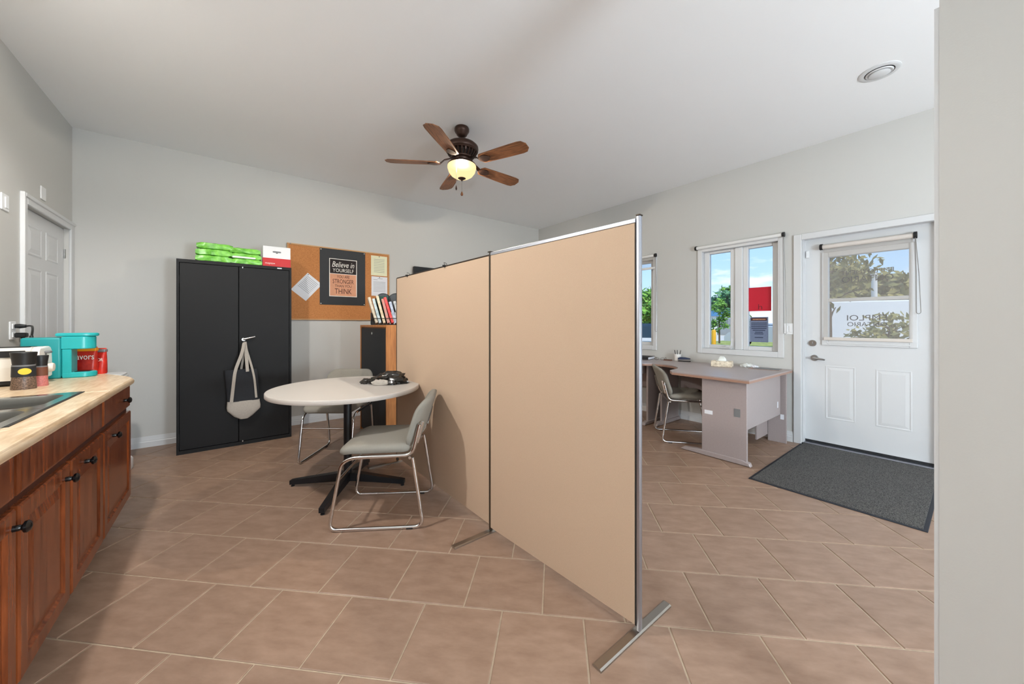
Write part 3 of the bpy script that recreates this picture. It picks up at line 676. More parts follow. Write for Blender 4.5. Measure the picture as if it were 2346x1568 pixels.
# tote bag on the cabinet handle
tb = thing('tote_bag', 'black and grey canvas tote bag hanging from the cabinet handle', 'tote bag', (.094, 4.42, .275))
def bagring(z_, x0, x1, d, wave=0.0, n=24):
    r_ = []
    for j in range(n):
        a = 2 * math.pi * j / n; c_, s_ = math.cos(a), math.sin(a)
        x = (x0 + x1) / 2 + (x1 - x0) / 2 * math.copysign(abs(c_) ** .8, c_); y = d / 2 * math.copysign(abs(s_) ** .8, s_) + wave * math.sin(3 * x / (x1 - x0) * 3.1 + 1)
        r_.append((x, y, z_))
    return r_
obj('canvas_base', MB().loft([bagring(0, -.03, .035, .03), bagring(.028, -.075, .075, .05), bagring(.09, -.128, .135, .066), bagring(.12, -.132, .137, .066), bagring(.18, -.128, .128, .058)]), 'canvas', tb, 50)
obj('upper_body', MB().loft([bagring(.178, -.126, .126, .056, .004), bagring(.30, -.134, .122, .050, .007), bagring(.40, -.142, .118, .046, .010), bagring(.487, -.148, .112, .042, .012)]), 'canvas_black', tb, 50)
def strap(pts, w_=.013):
    L = []; Rr = []
    mbs = MB(); P = [Vector(p) for p in fillet(pts, .06)]; rings = []
    for i, p in enumerate(P):
        d = (P[min(i + 1, len(P) - 1)] - P[max(0, i - 1)]).normalized(); s_ = d.cross(Vector((0, 1, 0))).normalized()
        rings.append([tuple(p + s_ * w_ + Vector((0, a, 0))) for a in (-.0015, .0015)] + [tuple(p - s_ * w_ + Vector((0, a, 0))) for a in (.0015, -.0015)])
    return mbs.loft(rings)
obj('strap', strap([(-.095, -.034, .18), (-.068, -.036, .48), (-.01, -.032, .66), (.006, -.020, .775), (.02, -.012, .64), (.026, -.030, .52), (.03, -.032, .465)]), 'canvas', tb, 50)
obj('strap', strap([(-.02, .028, .48), (.0, .024, .62), (.012, .006, .78), (.022, .0, .68), (.062, -.018, .52), (.085, -.031, .40), (.10, -.034, .20)], .009), 'canvas', tb, 50)
# ------------------------------------------------------------------ cork board and what is pinned to it
ck = thing('cork_board', 'wood-framed cork notice board on the grey wall', 'notice board', (1.1185, YA, 1.714))
W_, H_ = .605, .4575
obj('cork_panel', MB().box(-W_ + .01, W_ - .01, -.014, 0, -H_ + .01, H_ - .01), 'cork', ck)
for z_ in (-H_ + .008, H_ - .008): obj('frame_rail', MB().box(-W_, W_, -.022, 0, z_ - .008, z_ + .008, .002), 'wood_frame', ck)
for x in (-W_ + .008, W_ - .008): obj('frame_rail', MB().box(x - .008, x + .008, -.022, 0, -H_ + .016, H_ - .016, .002), 'wood_frame', ck)
obj('screw', MB().lathe([(.006, -.024), (.006, -.020)], 10, (-W_ + .035, 0, H_ - .008), 'y'), 'grey_plastic', ck)
yp = YA - .0145
pt_ = thing('poster', 'black poster with peach and black motivational print on the cork board', 'poster', (1.131, yp, 1.803))
obj('backing', MB().box(-.271, .271, -.002, 0, -.352, .352), 'black_board', pt_)
pr_ = obj('print_border', MB().box(-.165, .165, -.003, -.002, -.244, .236), 'white_ink', pt_)
obj('print_top', MB().box(-.157, .157, -.0036, -.003, .048, .228), 'poster_dark', pr_)
obj('print_bottom', MB().box(-.157, .157, -.0036, -.003, -.236, .042), 'peach', pr_)
MX = lambda x, y, z_: Matrix.Translation((x, y, z_)) @ Matrix.Rotation(R(90), 4, 'X')
for tx, x, z_, w_, h_, m_, sh in (('Believe in', 0, .165, .265, .07, 'white_ink', .3), ('YOURSELF', .0, .090, .25, .045, 'white_ink', 0), ('YOU ARE', .0, .010, .15, .036, 'brown_ink', 0), ('STRONGER', 0, -.05, .25, .055, 'brown_ink', 0), ('THAN YOU', 0, -.108, .20, .034, 'brown_ink', 0), ('THINK', 0, -.175, .20, .066, 'brown_ink', 0)):
    lettering(tx, w_, h_, m_, pr_, MX(x, -.0038, z_), shear=sh)
for sx in (-1, 1):
    for sz in (-1, 1): obj('pin', MB().lathe([(.005, -.008), (.007, -.002)], 10, (sx * .258, 0, sz * .338), 'y'), 'white_ink', pt_)
def sheet(label, x, z_, w_, h_, rot, m_, lines, y_=yp, pin=True):
    t_ = thing('paper_sheet', label, 'paper', (x, y_, z_), 0, 'sheets pinned to the cork board'); t_.rotation_euler = (0, rot, 0)
    obj('sheet', MB().box(-w_ / 2, w_ / 2, -.0012, 0, -h_ / 2, h_ / 2), m_, t_)
    for zz, a, b in lines: obj('print_line', MB().box(a * w_, b * w_, -.0017, -.0012, zz * h_ - .002, zz * h_ + .002), 'grey_ink', t_)
    if pin: obj('pin', MB().lathe([(.004, -.008), (.006, -.001)], 10, (pin[0], 0, pin[1]), 'y'), 'black_plastic', t_)
sheet('white letter pinned askew at the left of the cork board', .7195, 1.660, .205, .275, R(40), 'paper', [(.38 - .07 * i, -.4, .35) for i in range(9)], pin=(-.085, .125))
sheet('pale yellow sheet at the upper right of the cork board', 1.585, 2.0, .215, .268, 0, 'paper_yellow', [(.32 - .08 * i, -.33, .33) for i in range(9)], pin=(0, .125))
sheet('white form below the pale yellow sheet on the cork board', 1.589, 1.722, .213, .262, 0, 'paper', [(.40, -.12, .2), (.33, -.38, -.12)] + [(.22 - .07 * i, -.38, .38) for i in range(8)], pin=(0, .12))
# black screen on the wall behind the partition
ms = thing('wall_screen', 'black screen on the wall peeking above the tan partition', 'screen', (2.50, YA, 1.77))
obj('bracket', MB().box(-.1, .1, -.06, 0, -.1, .1), 'black_metal', ms)
obj('housing', MB().box(-.455, .455, -.11, -.06, -.262, .262, .005), 'black_plastic', ms)
obj('display', MB().box(-.44, .44, -.1115, -.11, -.245, .248), 'screen_black', ms)
# ------------------------------------------------------------------ wooden file cabinet with magazine rack
fc = thing('file_cabinet', 'honey wood cabinet with black front behind the round table', 'cabinet', (1.175, 3.912, 0))
mb = MB().box(0, .46, -.445, -.425, 0, 1.198).box(0, .46, .425, .445, 0, 1.198).box(0, .46, -.425, .425, 1.178, 1.198).box(.02, .46, -.425, .425, .0, 1.178)
obj('carcass', mb, 'wood_honey', fc)
fd = obj('front', MB().box(.004, .02, -.418, .418, .02, 1.165, .002), 'black_board', fc)
obj('lock', MB().lathe([(.014, 0), (.014, .008)], 14, (-.004, 0, 1.11), 'x'), 'chrome', fd)
rk_o = Vector((1.33, 3.83, 1.198)); ra = math.atan2(-.616, .788)
rk = thing('magazine_rack', 'black wire magazine rack on the wooden cabinet', 'rack', rk_o, ra)
mb = MB()
for y_ in (-.06, .07):
    mb.tube(fillet([(-.17, y_, .006), (.19, y_, .006)], .01), .005, 6)
for x in (-.17, .01, .19): mb.tube([(x, -.06, .006), (x, .07, .006)], .005, 6)
mb.tube(fillet([(-.17, .07, .006), (-.17, .09, .16), (.19, .09, .16), (.19, .07, .006)], .03), .005, 6)
mb.tube(fillet([(-.17, -.06, .006), (-.165, -.075, .07), (.185, -.075, .07), (.19, -.06, .006)], .03), .004, 6)
obj('wire_frame', mb, 'wire_black', rk, 40)
for cx in (-.10, .04, .15):
    pts = [(cx + .085 * math.cos(R(a)), .095 + .0 * a, .265 + .08 * math.sin(R(a))) for a in range(0, 181, 15)]
    pts = [(cx + .085, .092, .14)] + pts + [(cx - .085, .092, .14)]
    lp = obj('back_loop', MB().tube(pts, .0045, 6), 'wire_black', rk, 40)
    poly = [(p[0], p[2]) for p in pts]
    obj('mesh_panel', MB().prism(poly, .0915, .0935, 'xz'), 'mesh_dark', lp)
obj('side_plate', MB().box(-.178, -.172, -.06, .08, .01, .13), 'mesh_dark', rk)
cols = [((196, 182, 158), (214, 204, 186)), ((150, 176, 184), (200, 214, 220)), ((198, 176, 138), (226, 214, 190)), ((186, 170, 160), (206, 120, 110)), ((214, 34, 34), (226, 90, 90)), ((130, 146, 176), (196, 206, 222)), ((110, 120, 132), (200, 204, 206)), ((112, 30, 44), (220, 214, 210)), ((170, 168, 166), (222, 220, 214))]
names = ['cream magazine with ragged edge at the left of the rack', 'pale blue magazine in the rack', 'sandy magazine standing tallest in the rack', 'pink-grey magazine in the middle of the rack', 'bright red magazine in the rack', 'blue magazine right of the red one in the rack', 'dark grey magazine in the rack', 'maroon-spined magazine near the partition edge', 'light grey magazine at the right end of the rack']
for i, (a, b) in enumerate(cols):
    mn = 'mag_%d' % i; mat(mn, a, .45, var=.12, vscale=26, col2=b)
    hh = [.285, .27, .30, .265, .285, .235, .24, .245, .235][i]; x = -.165 + i * .042
    M = Matrix.Translation(rk_o) @ Matrix.Rotation(ra, 4, 'Z') @ Matrix.Translation((x + .03, .0, .014)) @ Matrix.Rotation(R(-17 + (i * 5) % 4), 4, 'Y') @ Matrix.Rotation(R(24 - (i * 7) % 9), 4, 'Z') @ Matrix.Rotation(R(-3), 4, 'X')
    t_ = thing('magazine', names[i], 'magazine', (0, 0, 0), 0, 'magazines in the wire rack'); t_.matrix_world = M
    obj('cover', MB().box(-.0135, .0135, -.065, .055, 0, hh, .002), mn, t_)
    obj('pages', MB().box(-.011, .011, -.060, .0555, .003, hh + .0006), 'tissue_box', t_)
fo = thing('folder', 'dark green folder standing behind the magazines', 'folder', rk_o, ra)
obj('cover', MB().box(-.17, -.04, .074, .080, .012, .315), 'folder_green', fo)
# ------------------------------------------------------------------ round table
TX, TY, TZ = .684, 2.868, .744
tbl = thing('round_table', 'round table with off-white top on a black pedestal', 'table', (TX, TY, 0), R(8))
obj('top', MB().lathe([(.30, TZ - .030), (.5115, TZ - .030), (.5115, TZ), (.3, TZ), (.05, TZ)], 72), 'table_top', tbl, 30)
obj('edge_band', MB().lathe([(.5115, TZ - .0305), (.514, TZ - .0305), (.516, TZ - .028), (.516, TZ - .004), (.5135, TZ - .0005), (.5115, TZ + .0002)], 72, cap=False), 'table_edge', tbl, 40)
obj('column', MB().lathe([(.03, .085), (.028, .11), (.028, TZ - .03)], 24), 'leg_black', tbl, 40)
obj('mounting_plate', MB().box(-.2, .2, -.03, .03, TZ - .042, TZ - .030).box(-.03, .03, -.2, -.03, TZ - .042, TZ - .030).box(-.03, .03, .03, .2, TZ - .042, TZ - .030), 'leg_black', tbl)
feet = [(.355, 3.118), (.441, 2.512), (1.02, 2.616), (.934, 3.222)]
for fx, fy in feet:
    a = math.atan2(fy - TY, fx - TX) - R(8); l = .422
    rg = [[(r_, s_ * w_, z_) for s_, z_ in ((-1, z0_), (1, z0_), (1, z1_), (-1, z1_))] for r_, w_, z0_, z1_ in ((.0, .026, .045, .105), (.05, .026, .045, .105), (l - .03, .018, .018, .052), (l, .018, .016, .046))]
    lg = obj('leg', MB().loft(rg).move(Matrix.Rotation(a, 4, 'Z')), 'leg_black', tbl)
    obj('glide', MB().lathe([(.013, 0), (.013, .006), (.006, .008), (.006, .02)], 12, ((l - .015) * math.cos(a), (l - .015) * math.sin(a), 0)), 'leg_black', lg)
# crumpled black bag on the table
def blob(sx, sy, sz, seed, amp=.25, freq=3.0, sub=4, flat=True):
    bm = bmesh.new(); bmesh.ops.create_icosphere(bm, subdivisions=sub, radius=1)
    for v in bm.verts:
        n_ = noise.noise(v.co * freq + Vector((seed, seed * 2, 0))) * amp + abs(noise.noise(v.co * freq * 2.4 + Vector((seed, 0, 3)))) * amp * .8
        k = 1 + n_; v.co *= k
        if flat: v.co.z = max(v.co.z, -.45)
        v.co = Vector((v.co.x * sx, v.co.y * sy, (v.co.z + (.45 if flat else 0)) * sz))
    bm.verts.index_update(); m_ = MB().add([v.co[:] for v in bm.verts], [[v.index for v in f.verts] for f in bm.faces]); bm.free(); return m_
pb = thing('plastic_bag', 'crumpled black plastic bag lying on the round table', 'bag', (.955, 2.80, TZ + .0005), R(-36))
b1 = blob(.135, .075, .060, 4.2, .35, 2.2)
for i, v in enumerate(b1.v):
    x, y, z_ = v; k = max(0, min(1, (x + .19) / .22)); b1.v[i] = (x * 1.05, y * (.45 + .55 * k), z_ * (.45 + .6 * k))
obj('bag_body', b1, 'bag_black', pb, 35)
obj('loose_end', blob(.05, .035, .026, 9.1, .4, 2.6, 3).move(Matrix.Translation((-.155, .01, 0))), 'bag_black', pb, 35)
obj('print_patch', blob(.058, .018, .028, 2.2, .35, 3, 3).move(Matrix.Translation((-.03, -.075, .002))), 'canvas', pb, 40)
obj('print_patch', blob(.026, .02, .008, 5.2, .3, 3, 3).move(Matrix.Translation((.005, -.04, .064)) @ Matrix.Rotation(R(24), 4, 'X')), 'white_ink', pb, 40)
# ------------------------------------------------------------------ sled-base chairs
def make_chair():
    t_ = thing('chair', '', 'chair', (0, 0, 0))
    for s in (-1, 1):
        x = s * .222
        pts = [(x, -.248, .615), (x, -.228, .53), (x, -.205, .435), (x, .145, .428), (x, .200, .395), (x, .270, .011), (x, -.270, .011), (x, -.207, .42)]
        obj('side_frame', MB().tube(fillet(pts, .055, 7), .0105, 10), 'chrome', t_, 50)
        bk = obj('bracket', MB().box(x * .93 - .004, x * .93 + .004, -.300, -.285, .50, .63, .002).move(Matrix.Translation((0, -.25, .6)) @ Matrix.Rotation(R(14), 4, 'X') @ Matrix.Translation((0, .285, -.6))), 'chrome', t_)
        for z_ in (.545, .595): obj('bolt', MB().lathe([(.008, 0), (.008, .006)], 8, (x + s * .008, -.235 - (z_ - .55) * .25, z_), 'x'), 'chrome_dull', bk)
    obj('front_stretcher', MB().tube([(-.222, .216, .30), (.222, .216, .30)], .008, 8), 'chrome', t_, 50)
    obj('rear_stretcher', MB().tube([(-.222, -.19, .418), (.222, -.19, .418)], .009, 8), 'chrome', t_, 50)
    for s in (-1, 1): obj('glide', MB().box(s * .222 - .011, s * .222 + .011, -.21, -.17, 0, .012, .003), 'black_plastic', t_)
    def fs(u, v, d):
        y = v + .012; z_ = .438 + d - .018 * max(0, (y - .12) / .1) ** 2 + .006 * (u / .22) ** 2
        return (u, y, z_)
    obj('seat', cushion(.455, .425, .058, .06, fs), 'chair_fabric', t_, 60)
    def fb(u, v, d):
        z_ = .610 + v * .955; y = -.252 - (v + .0) * .28 + .045 * (u / .22) ** 2 - .018 * max(0, v / .16) ** 2 + (d - .02)
        return (u, y, z_)
    obj('backrest', cushion(.45, .31, .046, .085, fb), 'chair_fabric', t_, 60)
    return t_
ch = make_chair()
def put(c, mid, fwd, label):
    c.location = (mid[0], mid[1], 0); c.rotation_euler = (0, 0, math.atan2(fwd[1], fwd[0]) - R(90)); c['label'] = label; c['group'] = 'grey sled-base chairs'
put(ch, (.79, 2.33), (-.84, .545), 'grey fabric chrome sled chair between the round table and the tan partition')
c2 = copy_tree(ch); put(c2, (.785, 3.605), (-.61, -.79), 'grey fabric chrome sled chair behind the round table')
c3 = copy_tree(ch); put(c3, (3.80, 1.872), (.64, -.77), 'grey fabric chrome sled chair pushed in at the grey desk')
# ------------------------------------------------------------------ tan partition
pa = thing('office_partition', 'tan fabric two-panel office partition with metal posts and flat feet', 'partition', (0, 0, 0))
P0, P1, P2 = Vector((1.254, .805, 0)), Vector((1.189, 1.719, 0)), Vector((1.149, 3.10, 0))
def seg(a, b): d = (b - a).normalized(); return Matrix.Translation(a) @ Matrix.Rotation(math.atan2(d.y, d.x), 4, 'Z'), (b - a).length
for i, (a, b) in enumerate(((P0, P1), (P1, P2))):
    M, l = seg(a, b)
    obj('panel', MB().box(.004, l - .008, -.011, .011, .03 if i == 0 else .045, 1.606, .003).move(M), 'fabric_tan', pa)
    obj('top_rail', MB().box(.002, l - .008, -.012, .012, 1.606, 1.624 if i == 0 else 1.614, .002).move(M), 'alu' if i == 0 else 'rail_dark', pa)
    obj('edge_strip', MB().box(-.001, .004, -.0105, .0105, .03, 1.606).move(M), 'black_soft', pa)
M, l = seg(P0, P1)
po = obj('post', MB().box(-.016, -.001, -.0105, .0105, .012, 1.632, .003, 2).move(M), 'alu', pa, 30)
obj('post_cap', MB().box(-.018, .001, -.0125, .0125, 1.632, 1.638, .002).move(M), 'alu_dark', po)
M2, l2 = seg(P1, P2)
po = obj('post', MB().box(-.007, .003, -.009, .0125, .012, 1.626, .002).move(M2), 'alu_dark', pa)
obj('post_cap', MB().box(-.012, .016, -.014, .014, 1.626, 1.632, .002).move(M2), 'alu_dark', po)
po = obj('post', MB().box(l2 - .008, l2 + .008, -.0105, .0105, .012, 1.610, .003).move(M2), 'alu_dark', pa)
for p, nm in ((P0, 0), (P1, 1), (P2, 2)):
    rg = [[(p.x + x, p.y + y, z_) for y, z_ in ((-.019, 0), (.019, 0), (.019, .006), (.013, .010), (-.013, .010), (-.019, .006))] for x in (-.248, .224)]
    ft = obj('foot', MB().loft(rg), 'steel_foot', pa)
cl_ = thing('binder_clip', 'small dark wire clip on top of the partition panel', 'clip', (1.17, 2.24, 1.614))
obj('jaw', MB().box(-.024, .024, -.007, .007, -.012, .004, .002), 'black_plastic', cl_)
obj('wire_loop', MB().tube(fillet([(-.01, -.006, .003), (-.01, .012, .022), (.012, .02, .022), (.014, .006, .003)], .006), .0018, 6), 'wire_black', cl_)
c_ = copy_tree(cl_); c_.location = (1.153, 2.865, 1.612); c_['label'] = 'small dark clip near the far end of the partition'
# ------------------------------------------------------------------ corner desk
dk = thing('corner_desk', 'grey-brown laminate corner desk under the windows', 'desk', (0, 0, 0))
top = [(3.37, 1.125), (4.505, 1.118), (4.505, 3.45), (3.80, 3.45), (3.80, 2.44), (3.86, 2.385), (3.935, 2.33), (3.952, 2.25), (3.945, 2.16), (3.91, 2.07), (3.845, 1.99), (3.76, 1.925), (3.69, 1.895), (3.49, 1.87), (3.40, 1.80)]
obj('desktop', MB().prism(top, .732, .742), 'desk_lam', dk)
obj('edge_band', MB().prism(top, .712, .7318), 'desk_edge', dk)
def kpanel(name, *a, m='desk_lam', bev=.003): return obj(name, MB().box(*a, bev), m, dk)
lp_ = kpanel('leg_panel', 3.438, 3.462, 1.165, 1.535, .03, .712)
obj('foot', MB().prism([(1.135, 0.004), (1.145, .03), (1.20, .045), (1.56, .045), (1.70, .03), (1.735, .004)], 3.425, 3.475, 'yz', bev=.004), 'desk_lam', lp_)
obj('cable_port', MB().box(3.4365, 3.438, 1.215, 1.265, .405, .475), 'grey_plastic', lp_)
obj('sticker', MB().box(3.4368, 3.438, 1.44, 1.51, .385, .42), 'paper', lp_)
sp = kpanel('side_panel', 3.463, 4.33, 1.172, 1.19, .30, .712)
obj('sticker', MB().box(4.24, 4.265, 1.171, 1.172, .38, .44), 'paper', sp)
lp2 = kpanel('leg_panel', 4.40, 4.424, 1.14, 1.30, .0, .70)
obj('sticker', MB().box(4.398, 4.400, 1.16, 1.19, .24, .29), 'paper', lp2)
kpanel('rear_panel', 4.10, 4.40, 1.30, 1.318, .06, .30)
kpanel('modesty_panel', 4.44, 4.458, 1.32, 2.24, .36, .712)
kpanel('modesty_panel', 4.44, 4.458, 2.33, 3.40, .36, .712)
ml = kpanel('leg_panel', 4.06, 4.46, 2.275, 2.299, .03, .712)
obj('foot', MB().prism([(3.93, .004), (3.945, .03), (4.0, .045), (4.47, .045), (4.49, .004)], 2.262, 2.312, 'xz', bev=.004), 'desk_lam', ml)
ml = kpanel('leg_panel', 3.95, 4.46, 2.39, 2.414, .03, .712)
obj('foot', MB().prism([(3.86, .004), (3.875, .03), (3.93, .045), (4.47, .045), (4.49, .004)], 2.377, 2.427, 'xz', bev=.004), 'desk_lam', ml)
kpanel('leg_panel', 4.0, 4.46, 3.40, 3.424, .0, .712)
kpanel('keyboard_rail', 3.83, 4.43, 2.46, 2.48, .60, .712)
# things on the desk
ZD = .7422
tb_ = thing('tissue_box', 'patterned beige tissue box on the grey desk', 'tissue box', (4.245, 1.68, ZD), R(14))
obj('carton_body', MB().box(-.062, .062, -.10, .10, 0, .062, .004), 'tissue_box', tb_)
obj('opening', MB().prism(rrect(.05, .12, .024), .0615, .063), 'tissue_white', tb_)
rg = [[(x * k + .01 * math.sin(i * 2), y * k2, .062 + z_) for x, y in rrect(.04, .10, .018, 4)] for i, (z_, k, k2) in enumerate(((0, 1, .8), (.022, .7, .75), (.04, .35, .55), (.05, .12, .28)))]
obj('tissue', MB().loft(rg), 'tissue_white', tb_, 60)
cu = thing('pen_cup', 'white cup of black pens on the grey desk', 'pen cup', (4.455, 2.285, ZD))
obj('cup', MB().lathe([(.034, 0), (.038, .004), (.041, .085), (.037, .085), (.034, .01)], 24), 'toaster_white', cu, 40)
for i, (dx, dy) in enumerate(((-.016, .03), (.005, .008), (.01, -.034))): obj('pen', MB().tube([(dx * .4, dy * .4, .012), (dx, dy, .135)], .0045, 6), 'black_plastic', cu)
st = thing('stapler', 'dark blue-grey stapler beside the pen cup', 'stapler', (4.425, 2.19, ZD), R(105))
obj('base', MB().box(-.075, .065, -.018, .018, 0, .012, .003), 'black_plastic', st)
obj('arm', MB().loft([[(x, y * w_, z_ + zz) for y, zz in ((-1, 0), (1, 0), (.8, t2), (-.8, t2))] for x, w_, z_, t2 in ((-.07, .016, .03, .012), (-.02, .018, .028, .024), (.04, .018, .024, .03), (.068, .014, .02, .02))]), 'sign_ink', st)
obj('magazine_rail', MB().box(-.068, .06, -.009, .009, .012, .024), 'chrome_dull', st)
bk_ = thing('ring_binder', 'closed black binder with white pages near the partition post', 'binder', (4.36, 2.70, ZD), R(10))
obj('cover', MB().box(-.13, .10, -.11, .13, 0, .004).box(-.13, .10, -.11, .13, .032, .036).box(-.134, -.13, -.11, .13, 0, .036), 'black_soft', bk_)
obj('pages', MB().box(-.128, .095, -.106, .126, .004, .032), 'paper', bk_)
gl_ = thing('eyeglasses', 'pair of thin-framed glasses on the desk beside the binder', 'glasses', (4.40, 2.49, ZD), R(20))
mb = MB()
for s in (-1, 1): mb.tube([(-.03 + .022 * math.cos(R(a)), s * .034 + .026 * math.sin(R(a)), .004 + .012 * (1 + math.cos(R(a)))) for a in range(0, 361, 30)], .0018, 6)
obj('rims', mb, 'wire_black', gl_)
for s in (-1, 1): obj('temple', MB().tube([(-.01, s * .06, .026), (.05, s * .062, .03), (.11, s * .056, .003)], .0018, 6), 'brown', gl_)
kp = thing('key_case', 'small brown case lying beside the glasses on the desk', 'case', (4.40, 2.385, ZD), R(15))
obj('shell', MB().box(-.022, .022, -.05, .05, 0, .011, .004, 2), 'brown', kp)
obj('flap', MB().box(-.020, .006, -.046, .046, .0105, .013, .001), 'dark_ink', kp)
wp = thing('bubble_wrap', 'crumpled clear plastic wrap behind the tissue box', 'plastic wrap', (4.43, 1.50, ZD))
obj('sheet', blob(.05, .055, .022, 7.7, .5, 2.5, 3), 'tissue_white', wp, 40)
obj('fold', blob(.03, .03, .016, 3.7, .5, 2.5, 3).move(Matrix.Translation((-.01, -.07, 0))), 'paper', wp, 40)
sh = thing('document', 'flat grey-brown folder lying on the desk near the door', 'folder', (4.36, 1.31, ZD), R(6))
obj('cover', MB().box(-.09, .09, -.13, .13, 0, .003), 'desk_edge', sh)
obj('flap', MB().box(-.088, .088, -.128, .10, .003, .0045), 'grey_plastic', sh)
# ------------------------------------------------------------------ door mat
dm = thing('door_mat', 'dark charcoal ribbed door mat in front of the entrance door', 'mat', (3.875, .602, 0), R(-.6))
obj('rubber_edge', MB().box(-.70, .695, -.46, .46, .0005, .005, .002), 'mat_rubber', dm)
obj('pile', MB().box(-.68, .672, -.44, .44, .005, .009), 'mat_pile', dm)
rb = MB()
for i in range(110):
    x = -.677 + i * .01235; rb.box(x, x + .007, -.438, .438, .009, .0112)
obj('ribs', rb, 'mat_pile', dm, kind='stuff')
# ------------------------------------------------------------------ ceiling fan
fn = thing('ceiling_fan', 'bronze ceiling fan with five wooden blades and a glowing bowl light', 'ceiling fan', (1.636, 2.825, 0))
obj('canopy', MB().lathe([(.060, 2.98), (.066, 2.968), (.066, 2.95), (.060, 2.936), (.052, 2.928), (.046, 2.912), (.03, 2.898), (.012, 2.893)], 32), 'fan_bronze', fn, 40)
obj('downrod', MB().lathe([(.011, 2.897), (.011, 2.852)], 14).lathe([(.016, 2.862), (.022, 2.854), (.028, 2.848)], 18), 'fan_bronze', fn, 40)
hs_ = obj('motor_housing', MB().lathe([(.03, 2.852), (.085, 2.842), (.125, 2.828), (.147, 2.806), (.149, 2.785), (.143, 2.773), (.146, 2.766), (.138, 2.756), (.118, 2.752)], 40), 'fan_bronze', fn, 40)
obj('vent_core', MB().lathe([(.118, 2.754), (.102, 2.735), (.08, 2.705)], 32), 'fan_dark', hs_)
for i in range(24):
    a = i * 2 * math.pi / 24
    obj('vent_rib', MB().loft([[((r_ + dr) * math.cos(a) - s_ * .005 * math.sin(a), (r_ + dr) * math.sin(a) + s_ * .005 * math.cos(a), z_) for s_, dr in ((-1, 0), (1, 0), (1, -.012), (-1, -.012))] for r_, z_ in ((.136, 2.757), (.126, 2.735), (.096, 2.702))]), 'fan_bronze', hs_)
obj('switch_housing', MB().lathe([(.10, 2.708), (.098, 2.698), (.08, 2.69), (.076, 2.676), (.086, 2.668), (.118, 2.655), (.127, 2.645), (.127, 2.638)], 36), 'fan_bronze', fn, 40)
lb = obj('light_bowl', MB().lathe([(.124, 2.642), (.1285, 2.63), (.128, 2.612), (.118, 2.58), (.096, 2.55), (.065, 2.53), (.03, 2.522)], 36), 'lamp_glass', fn, 40)
ld = bpy.data.lights.new('bulb_light', 'POINT'); ld.energy = LAMP_FAN; ld.color = (1, .965, .92); ld.shadow_soft_size = .02
lo = bpy.data.objects.new('bulb', ld); C.objects.link(lo); lo.parent = fn; lo.location = (0, 0, 2.628)
obj('finial', MB().lathe([(.036, 2.529), (.035, 2.522), (.022, 2.514), (.008, 2.51), (.009, 2.503), (.003, 2.498)], 20), 'fan_bronze', lb, 40)
for i in range(5):
    a = R(3.5 + 72 * i)
    M = Matrix.Rotation(a, 4, 'Z') @ Matrix.Translation((0, 0, 2.652)) @ Matrix.Rotation(R(-12), 4, 'X')
    outl = [(.215, -.052), (.225, -.058), (.45, -.068), (.60, -.071), (.640, -.064), (.658, -.040), (.668, -.030), (.668, .030), (.658, .040), (.640, .064), (.60, .071), (.45, .068), (.225, .058), (.215, .052), (.198, .03), (.195, 0), (.198, -.03)]
    bl = obj('blade', MB().prism(outl, -.003, .003), 'fan_wood', fn); bl.matrix_local = M
    ir = MB().loft([[(x, s_ * w_, z_ + dz) for s_, dz in ((-1, -.004), (1, -.004), (1, .003), (-1, .003))] for x, w_, z_ in ((-.10, .014, .045), (-.04, .013, .03), (.0, .020, -.004), (.03, .038, -.006), (.055, .042, -.006), (.085, .030, -.006), (.11, .006, -.006))])
    ir.move(Matrix.Translation((.195, 0, 0)))
    obj('blade_iron', ir, 'fan_bronze', bl, 50)
def pull(dx, dy, z0_, z1_, m_, r_):
    c_ = obj('pull_chain', MB().tube([(dx, dy, z0_), (dx, dy, z1_)], .0016, 5), 'chain_grey', fn)
    obj('fob', MB().lathe([(.003, z1_ + .01), (r_ * .7, z1_ - .004), (r_, z1_ - .014), (r_ * .8, z1_ - .024), (.003, z1_ - .03)], 12, (dx, dy, 0)), m_, c_, 50)
pull(0, 0, 2.50, 2.395, 'fan_wood', .012)
pull(-.082, -.045, 2.64, 2.415, 'fan_bronze', .008)
# round ceiling vent
vt = thing('ceiling_vent', 'round white ceiling vent near the entrance door', 'vent', (3.578, .392, ZC))
obj('flange', MB().lathe([(.108, 0), (.108, -.004), (.098, -.010), (.078, -.008), (.076, 0)], 40), 'trim_white', vt, 40)
obj('throat', MB().lathe([(.076, -.001), (.0, -.0012)], 32, cap=False), 'black_soft', vt)
obj('ring', MB().lathe([(.072, -.010), (.066, -.016), (.060, -.012)], 36), 'trim_white', vt, 40)
obj('disc', MB().lathe([(.010, -.004), (.012, -.012), (.054, -.014), (.055, -.020), (.05, -.024), (.01, -.025)], 36), 'trim_white', vt, 40)
